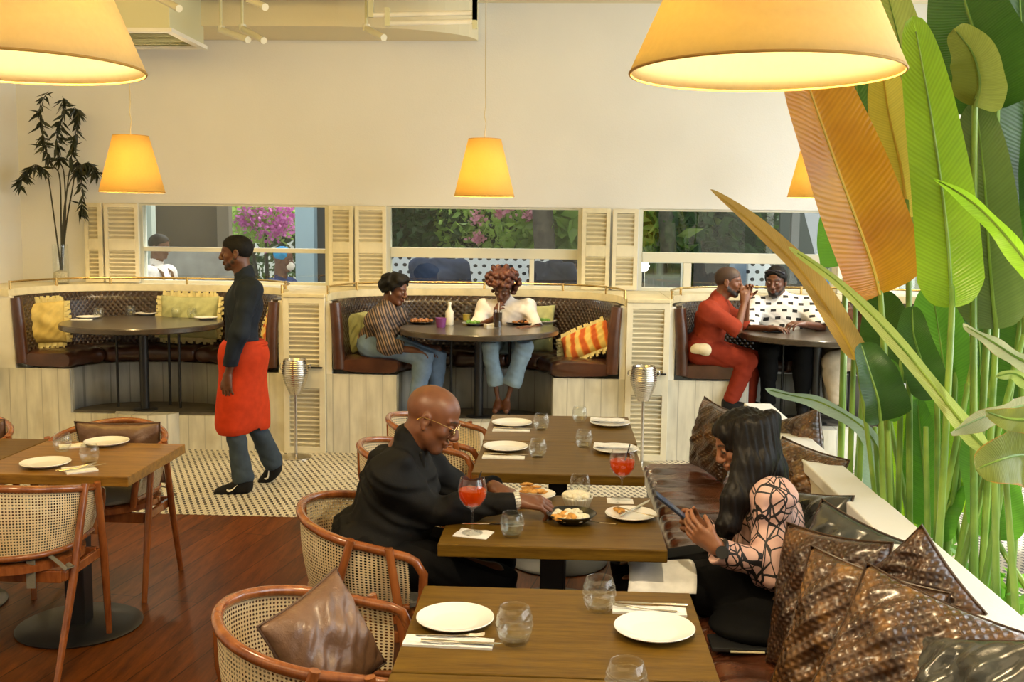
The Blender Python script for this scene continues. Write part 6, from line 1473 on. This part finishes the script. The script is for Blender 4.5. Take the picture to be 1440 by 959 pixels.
bottle(700, 462, 'tall dark iced drink the curly-haired woman sips', [(0,0),(.033,0),(.037,.15),(.035,.15),(.031,.01),(0,.01)], m_glass, 'glass', lambda t: (MB().lathe([(0,.012),(.0305,.012),(.034,.13),(0,.13)], (0,0,0), 20).build('dark_drink', mat('cola', (.03,.012,.008), .1), t), MB().cyl((0,0,.02),(.01,-.01,.21),.003,n=6).build('straw', m_nap, t)), 'tall_drink')
napkin(rp(689,461), .08, .08, .4, 'crumpled white napkin beside the tall dark drink', .03)
def q3(px, py, l, **k): return bottle(px, py, l, [(0,0),(.030,0),(.040,.03),(.040,.075),(.038,.075),(.037,.03),(0,.008)], m_glass, 'glass', lambda t: (MB().lathe([(0,.01),(.028,.01),(.036,.03),(.0365,.045),(0,.045)], (0,0,0), 20).build('orange_drink', m_drink, t), MB().cyl((0,0,.02),(.02,.0,.17),.0025,n=6).build('straw', m_black, t)), 'orange_drink_glass')
q3(1113, 460, 'glass with orange drink and black straw in front of the man in the dashed shirt')
for (px, py, l) in ((1060,463,'white plate in front of the man in red'),(1146,461,'white plate right of the orange drink'),(1200,464,'white plate in front of the hidden diner')): plate(rp(px,py), .115, l)
c = rp(1085,467); b = MB(); b.box((0,0,.006), (.15,.075,.010)); o = b.build('smartphone', mat('phone_black', (.01,.01,.012), .2), None, bevel=.003); o.location = c; tag(o, 'dark phone lying flat on the right booth table', 'phone')
# woman's napkin, bill folder on the bench
p = onz(932, 812, .655)
S_ = MB(); S_.grid(lambda u, v: ((u-.5)*.235+.01*math.sin(v*5), (v-.5)*.30, .052*math.cos((v-.5)*3.6)-.020+.003*math.sin(u*8)), 14, 18); o = S_.build('lap_napkin', m_nap, None, smooth=True, solid=.003); o.location = (p.x, 3.60, .625); tag(o, 'white napkin spread over the woman\'s thighs', 'napkin')
c = onz(1040, 908, .465); b = MB(); b.box((0,0,.008), (.20,.12,.014)); o = b.build('bill_folder', m_black, None, bevel=.003); o.location = c; tag(o, 'black bill folder on the bench seat below the woman', 'folder'); b = MB(); b.cyl((-.05,0,.0),(.06,0,.0),.004,n=8); o2 = b.build('pen', mat('pen_cream', (.75,.68,.45), .4), None, smooth=True); o2.location = c+Vector((.01,-.066,.006)); tag(o2, 'cream pen along the edge of the black bill folder', 'pen')
# ================================================================ booth cushions
m_yel = cloth('mustard_linen', (.55,.42,.14)); m_frg = cloth('pale_fringe', (.62,.54,.26)); m_sage = cloth('sage_linen', (.42,.42,.20))
def orangec():
    m, nt, out = newmat('orange_pattern_cloth'); v = coords(nt); w = nd(nt, 'TexWave', {'Vector': v, 'Scale': 3.2, 'Distortion': 3.0, 'Detail': 2}, wave_type='BANDS', bands_direction='X').outputs[1]
    bsdf(nt, out, ramp(nt, w, [(.25, (.52,.10,.015)), (.5, (.72,.26,.03)), (.75, (.70,.50,.14))]), .85, 0, noise(nt, v, 200, 2), .2, .002); return m
m_or = orangec()
def ac(px, py, Y): return at(px, py, Y)
cushion('fringed_cushion', 'mustard yellow fringed cushion at the left end of the left booth', m_yel, ac(60,454,8.36), (.36,.36), .12, (R(-8), R(-3), R(20)), 21, m_frg)
cushion('fringed_cushion', 'wide pale yellow fringed cushion behind the empty round table', m_sage, ac(266,446,8.78), (.54,.38), .14, (R(-10), 0, R(-4)), 22, m_frg)
cushion('fringed_cushion', 'orange patterned fringed cushion half hidden behind the waiter', m_or, ac(383,463,8.45), (.34,.34), .10, (R(-10), R(20), R(-58)), 23, m_frg)
cushion('fringed_cushion', 'orange and cream patterned fringed cushion lying on the middle booth', m_or, ac(825,480,8.42), (.46,.28), .13, (R(-42), R(-24), R(-14)), 24, m_frg)
cushion('sage_cushion', 'sage green cushion behind the striped-shirt man', m_sage, ac(502,468,8.50), (.34,.36), .11, (R(-8), 0, R(62)), 25)
cushion('sage_cushion', 'sage green cushion beside the curly-haired woman', m_sage, ac(752,462,8.80), (.34,.42), .11, (R(-10), 0, R(-10)), 26)
# ================================================================ ceiling hardware
def pipe(name, label, pts, r, m, sup_=None):
    o0 = pts[0]; b = MB(); b.tube([p-o0 for p in pts], r, 10); o = b.build(name, m, None, smooth=True); o.location = o0; tag(o, label, 'pipe' if 'pipe' in name else 'light fixture'); return o
m_duct = mat('duct_paint', (.66,.64,.42), .5)
t = thing('air_vent_box', 'boxy ceiling air duct with a slatted grille at the top left', 'air duct', at(150, 20, 7.9)); a = at(150,45,7.9); c_ = at(238,-2,7.9); org_ = at(150,20,7.9)
b = MB(); b.bb(a.x-org_.x-.6, c_.x-org_.x, 0, .75, a.z-org_.z+.03, ZC-.008-org_.z); b.build('duct_body', m_duct, t, bevel=.006)
b = MB(); x0, x1, z0 = a.x-org_.x-.62, c_.x-org_.x+.02, a.z-org_.z+.0
b.bb(x0, x1, -.02, .05, z0, z0+.03); b.bb(x0, x1, .70, .77, z0, z0+.03); b.bb(x0, x0+.06, .05, .70, z0, z0+.03); b.bb(x1-.06, x1, .05, .70, z0, z0+.03); b.build('grille_frame', m_whitep, t)
b = MB()
for k in range(9): b.box(((x0+x1)/2, .10+k*.07, z0+.018), (x1-x0-.12, .05, .004), rx=.5)
b.build('grille_slats', m_duct, t)
def spotarm(px0, py0, px1, py1, Y0, Y1, l):
    p0 = at(px0, py0, Y0); p1 = at(px1, py1, Y1); t = thing('track_spotlight', l, 'spotlight', p0, 0, 'tubular spotlights under the soffit'); d = p1-p0
    b = MB(); b.tube([(0,0,0), d*.5, d], .026, 12); b.build('lamp_tube', m_frame, t, smooth=True)
    b = MB(); b.cyl((0,0,.0), (0,0,max(.06, min(.35, ZC-p0.z-.01))), .012, n=8); b.build('hanger', m_duct, t); b = MB(); b.cyl((0,0,-.02),(0,0,.03),.03,n=12); b.build('joint', m_frame, t); return t
spotarm(311,42,349,56,8.3,8.0,'tubular spotlight under the soffit, left one of the close pair'); spotarm(341,40,371,57,8.3,8.0,'tubular spotlight under the soffit, right one of the close pair'); spotarm(515,40,540,53,8.3,8.0,'single tubular spotlight left of the long light bar'); spotarm(352,0,373,10,7.5,7.3,'tubular spotlight at the very top of the photo'); spotarm(225,-2,252,12,7.5,7.3,'tubular spotlight beside the air duct')
for (y, x0, l) in ((21,522,'upper long fluorescent bar under the rounded soffit'),(33,545,'lower long fluorescent bar under the rounded soffit')):
    p0 = at(x0, y, 8.25); p1 = at(668, y-3, 8.25); t = thing('light_bar', l, 'light fixture', p0); d = p1-p0
    b = MB(); b.tube([(0,0,0), d], .020, 12); b.build('tube', m_whitep, t, smooth=True); b = MB(); b.bb(-.02, .02, -.02, .02, -.02, .12 if y > 30 else .24); b.bb(d.x-.02, d.x+.02, -.02, .02, -.04, ZC-.01-p1.z); b.build('bracket', m_duct, t)
# power socket under the left booth

# ================================================================ light
def area(name, loc, tgt, sx, sy, power, col, spread=180):
    l = bpy.data.lights.new(name, 'AREA'); l.shape = 'RECTANGLE'; l.size = sx; l.size_y = sy; l.energy = power; l.color = col; l.spread = R(spread)
    o = bpy.data.objects.new(name, l); COL.objects.link(o); o.location = loc
    o.rotation_euler = (Vector(tgt)-Vector(loc)).to_track_quat('-Z', 'Y').to_euler(); return o
area('daylight_right', (X_R+.9, 4.6, 2.4), (X_R-3, 4.8, 1.2), 9.5, 3.2, 300, (.93,.98,1.0))
area('garden_daylight', (-.5, 14.5, 7.5), (-.5, 11.5, 1.0), 9, 4, 900, (1,.98,.92))
area('ceiling_wash_front', (-1.6, .6, 3.7), (-1.6, 1.6, 0), 5, 3, 60, (1,.76,.44))
area('ceiling_wash_middle', (-2.6, 5.0, 3.74), (-3.2, 7.6, 1.0), 4, 2, 100, (1,.66,.14))
for i, (x, y) in enumerate(((-3.3, 7.2), (-.7, 7.2), (1.9, 7.2))):
    l = bpy.data.lights.new('ceiling_spot', 'SPOT'); l.energy = 70; l.color = (1,.72,.30) if i < 2 else (1,.88,.70); l.spot_size = R(70); l.spot_blend = .8; l.shadow_soft_size = .08
    o = bpy.data.objects.new('ceiling_spot', l); COL.objects.link(o); o.location = (x, y-.6, 3.55)
    o.rotation_euler = (Vector((x, 8.3, .9))-Vector(o.location)).to_track_quat('-Z','Y').to_euler()
sun = bpy.data.lights.new('sun', 'SUN'); sun.energy = 1.6; sun.color = (1,.95,.82); sun.angle = R(3)
so = bpy.data.objects.new('sun', sun); COL.objects.link(so); so.rotation_euler = Vector((-.62, -.28, -.73)).to_track_quat('-Z','Y').to_euler()
w = bpy.data.worlds.new('world'); sc.world = w; w.use_nodes = True; nt = w.node_tree; nt.nodes.clear()
ow = nt.nodes.new('ShaderNodeOutputWorld'); bg = nt.nodes.new('ShaderNodeBackground')
tc = nt.nodes.new('ShaderNodeTexCoord'); s = sep(nt, tc.outputs['Generated'])
c = ramp(nt, s[2], [(.0, (.50,.55,.38)), (.25, (.95,1.0,.96)), (.8, (.60,.78,1.0))])
nt.links.new(c, bg.inputs[0]); bg.inputs[1].default_value = .7; nt.links.new(bg.outputs[0], ow.inputs[0])
vs = sc.view_settings; sc.display_settings.display_device = 'sRGB'
vs.view_transform = 'Standard'; vs.look = 'None'; vs.gamma = 1.0; vs.use_curve_mapping = False; vs.exposure = 0.53
cy = sc.cycles
cy.max_bounces = 8; cy.diffuse_bounces = 4; cy.glossy_bounces = 3; cy.transmission_bounces = 6; cy.transparent_max_bounces = 24
cy.caustics_reflective = False; cy.caustics_refractive = False; cy.sample_clamp_indirect = 4.0; cy.sample_clamp_direct = 20
cy.use_denoising = True
try: cy.denoiser = 'OPENIMAGEDENOISE'
except Exception: pass
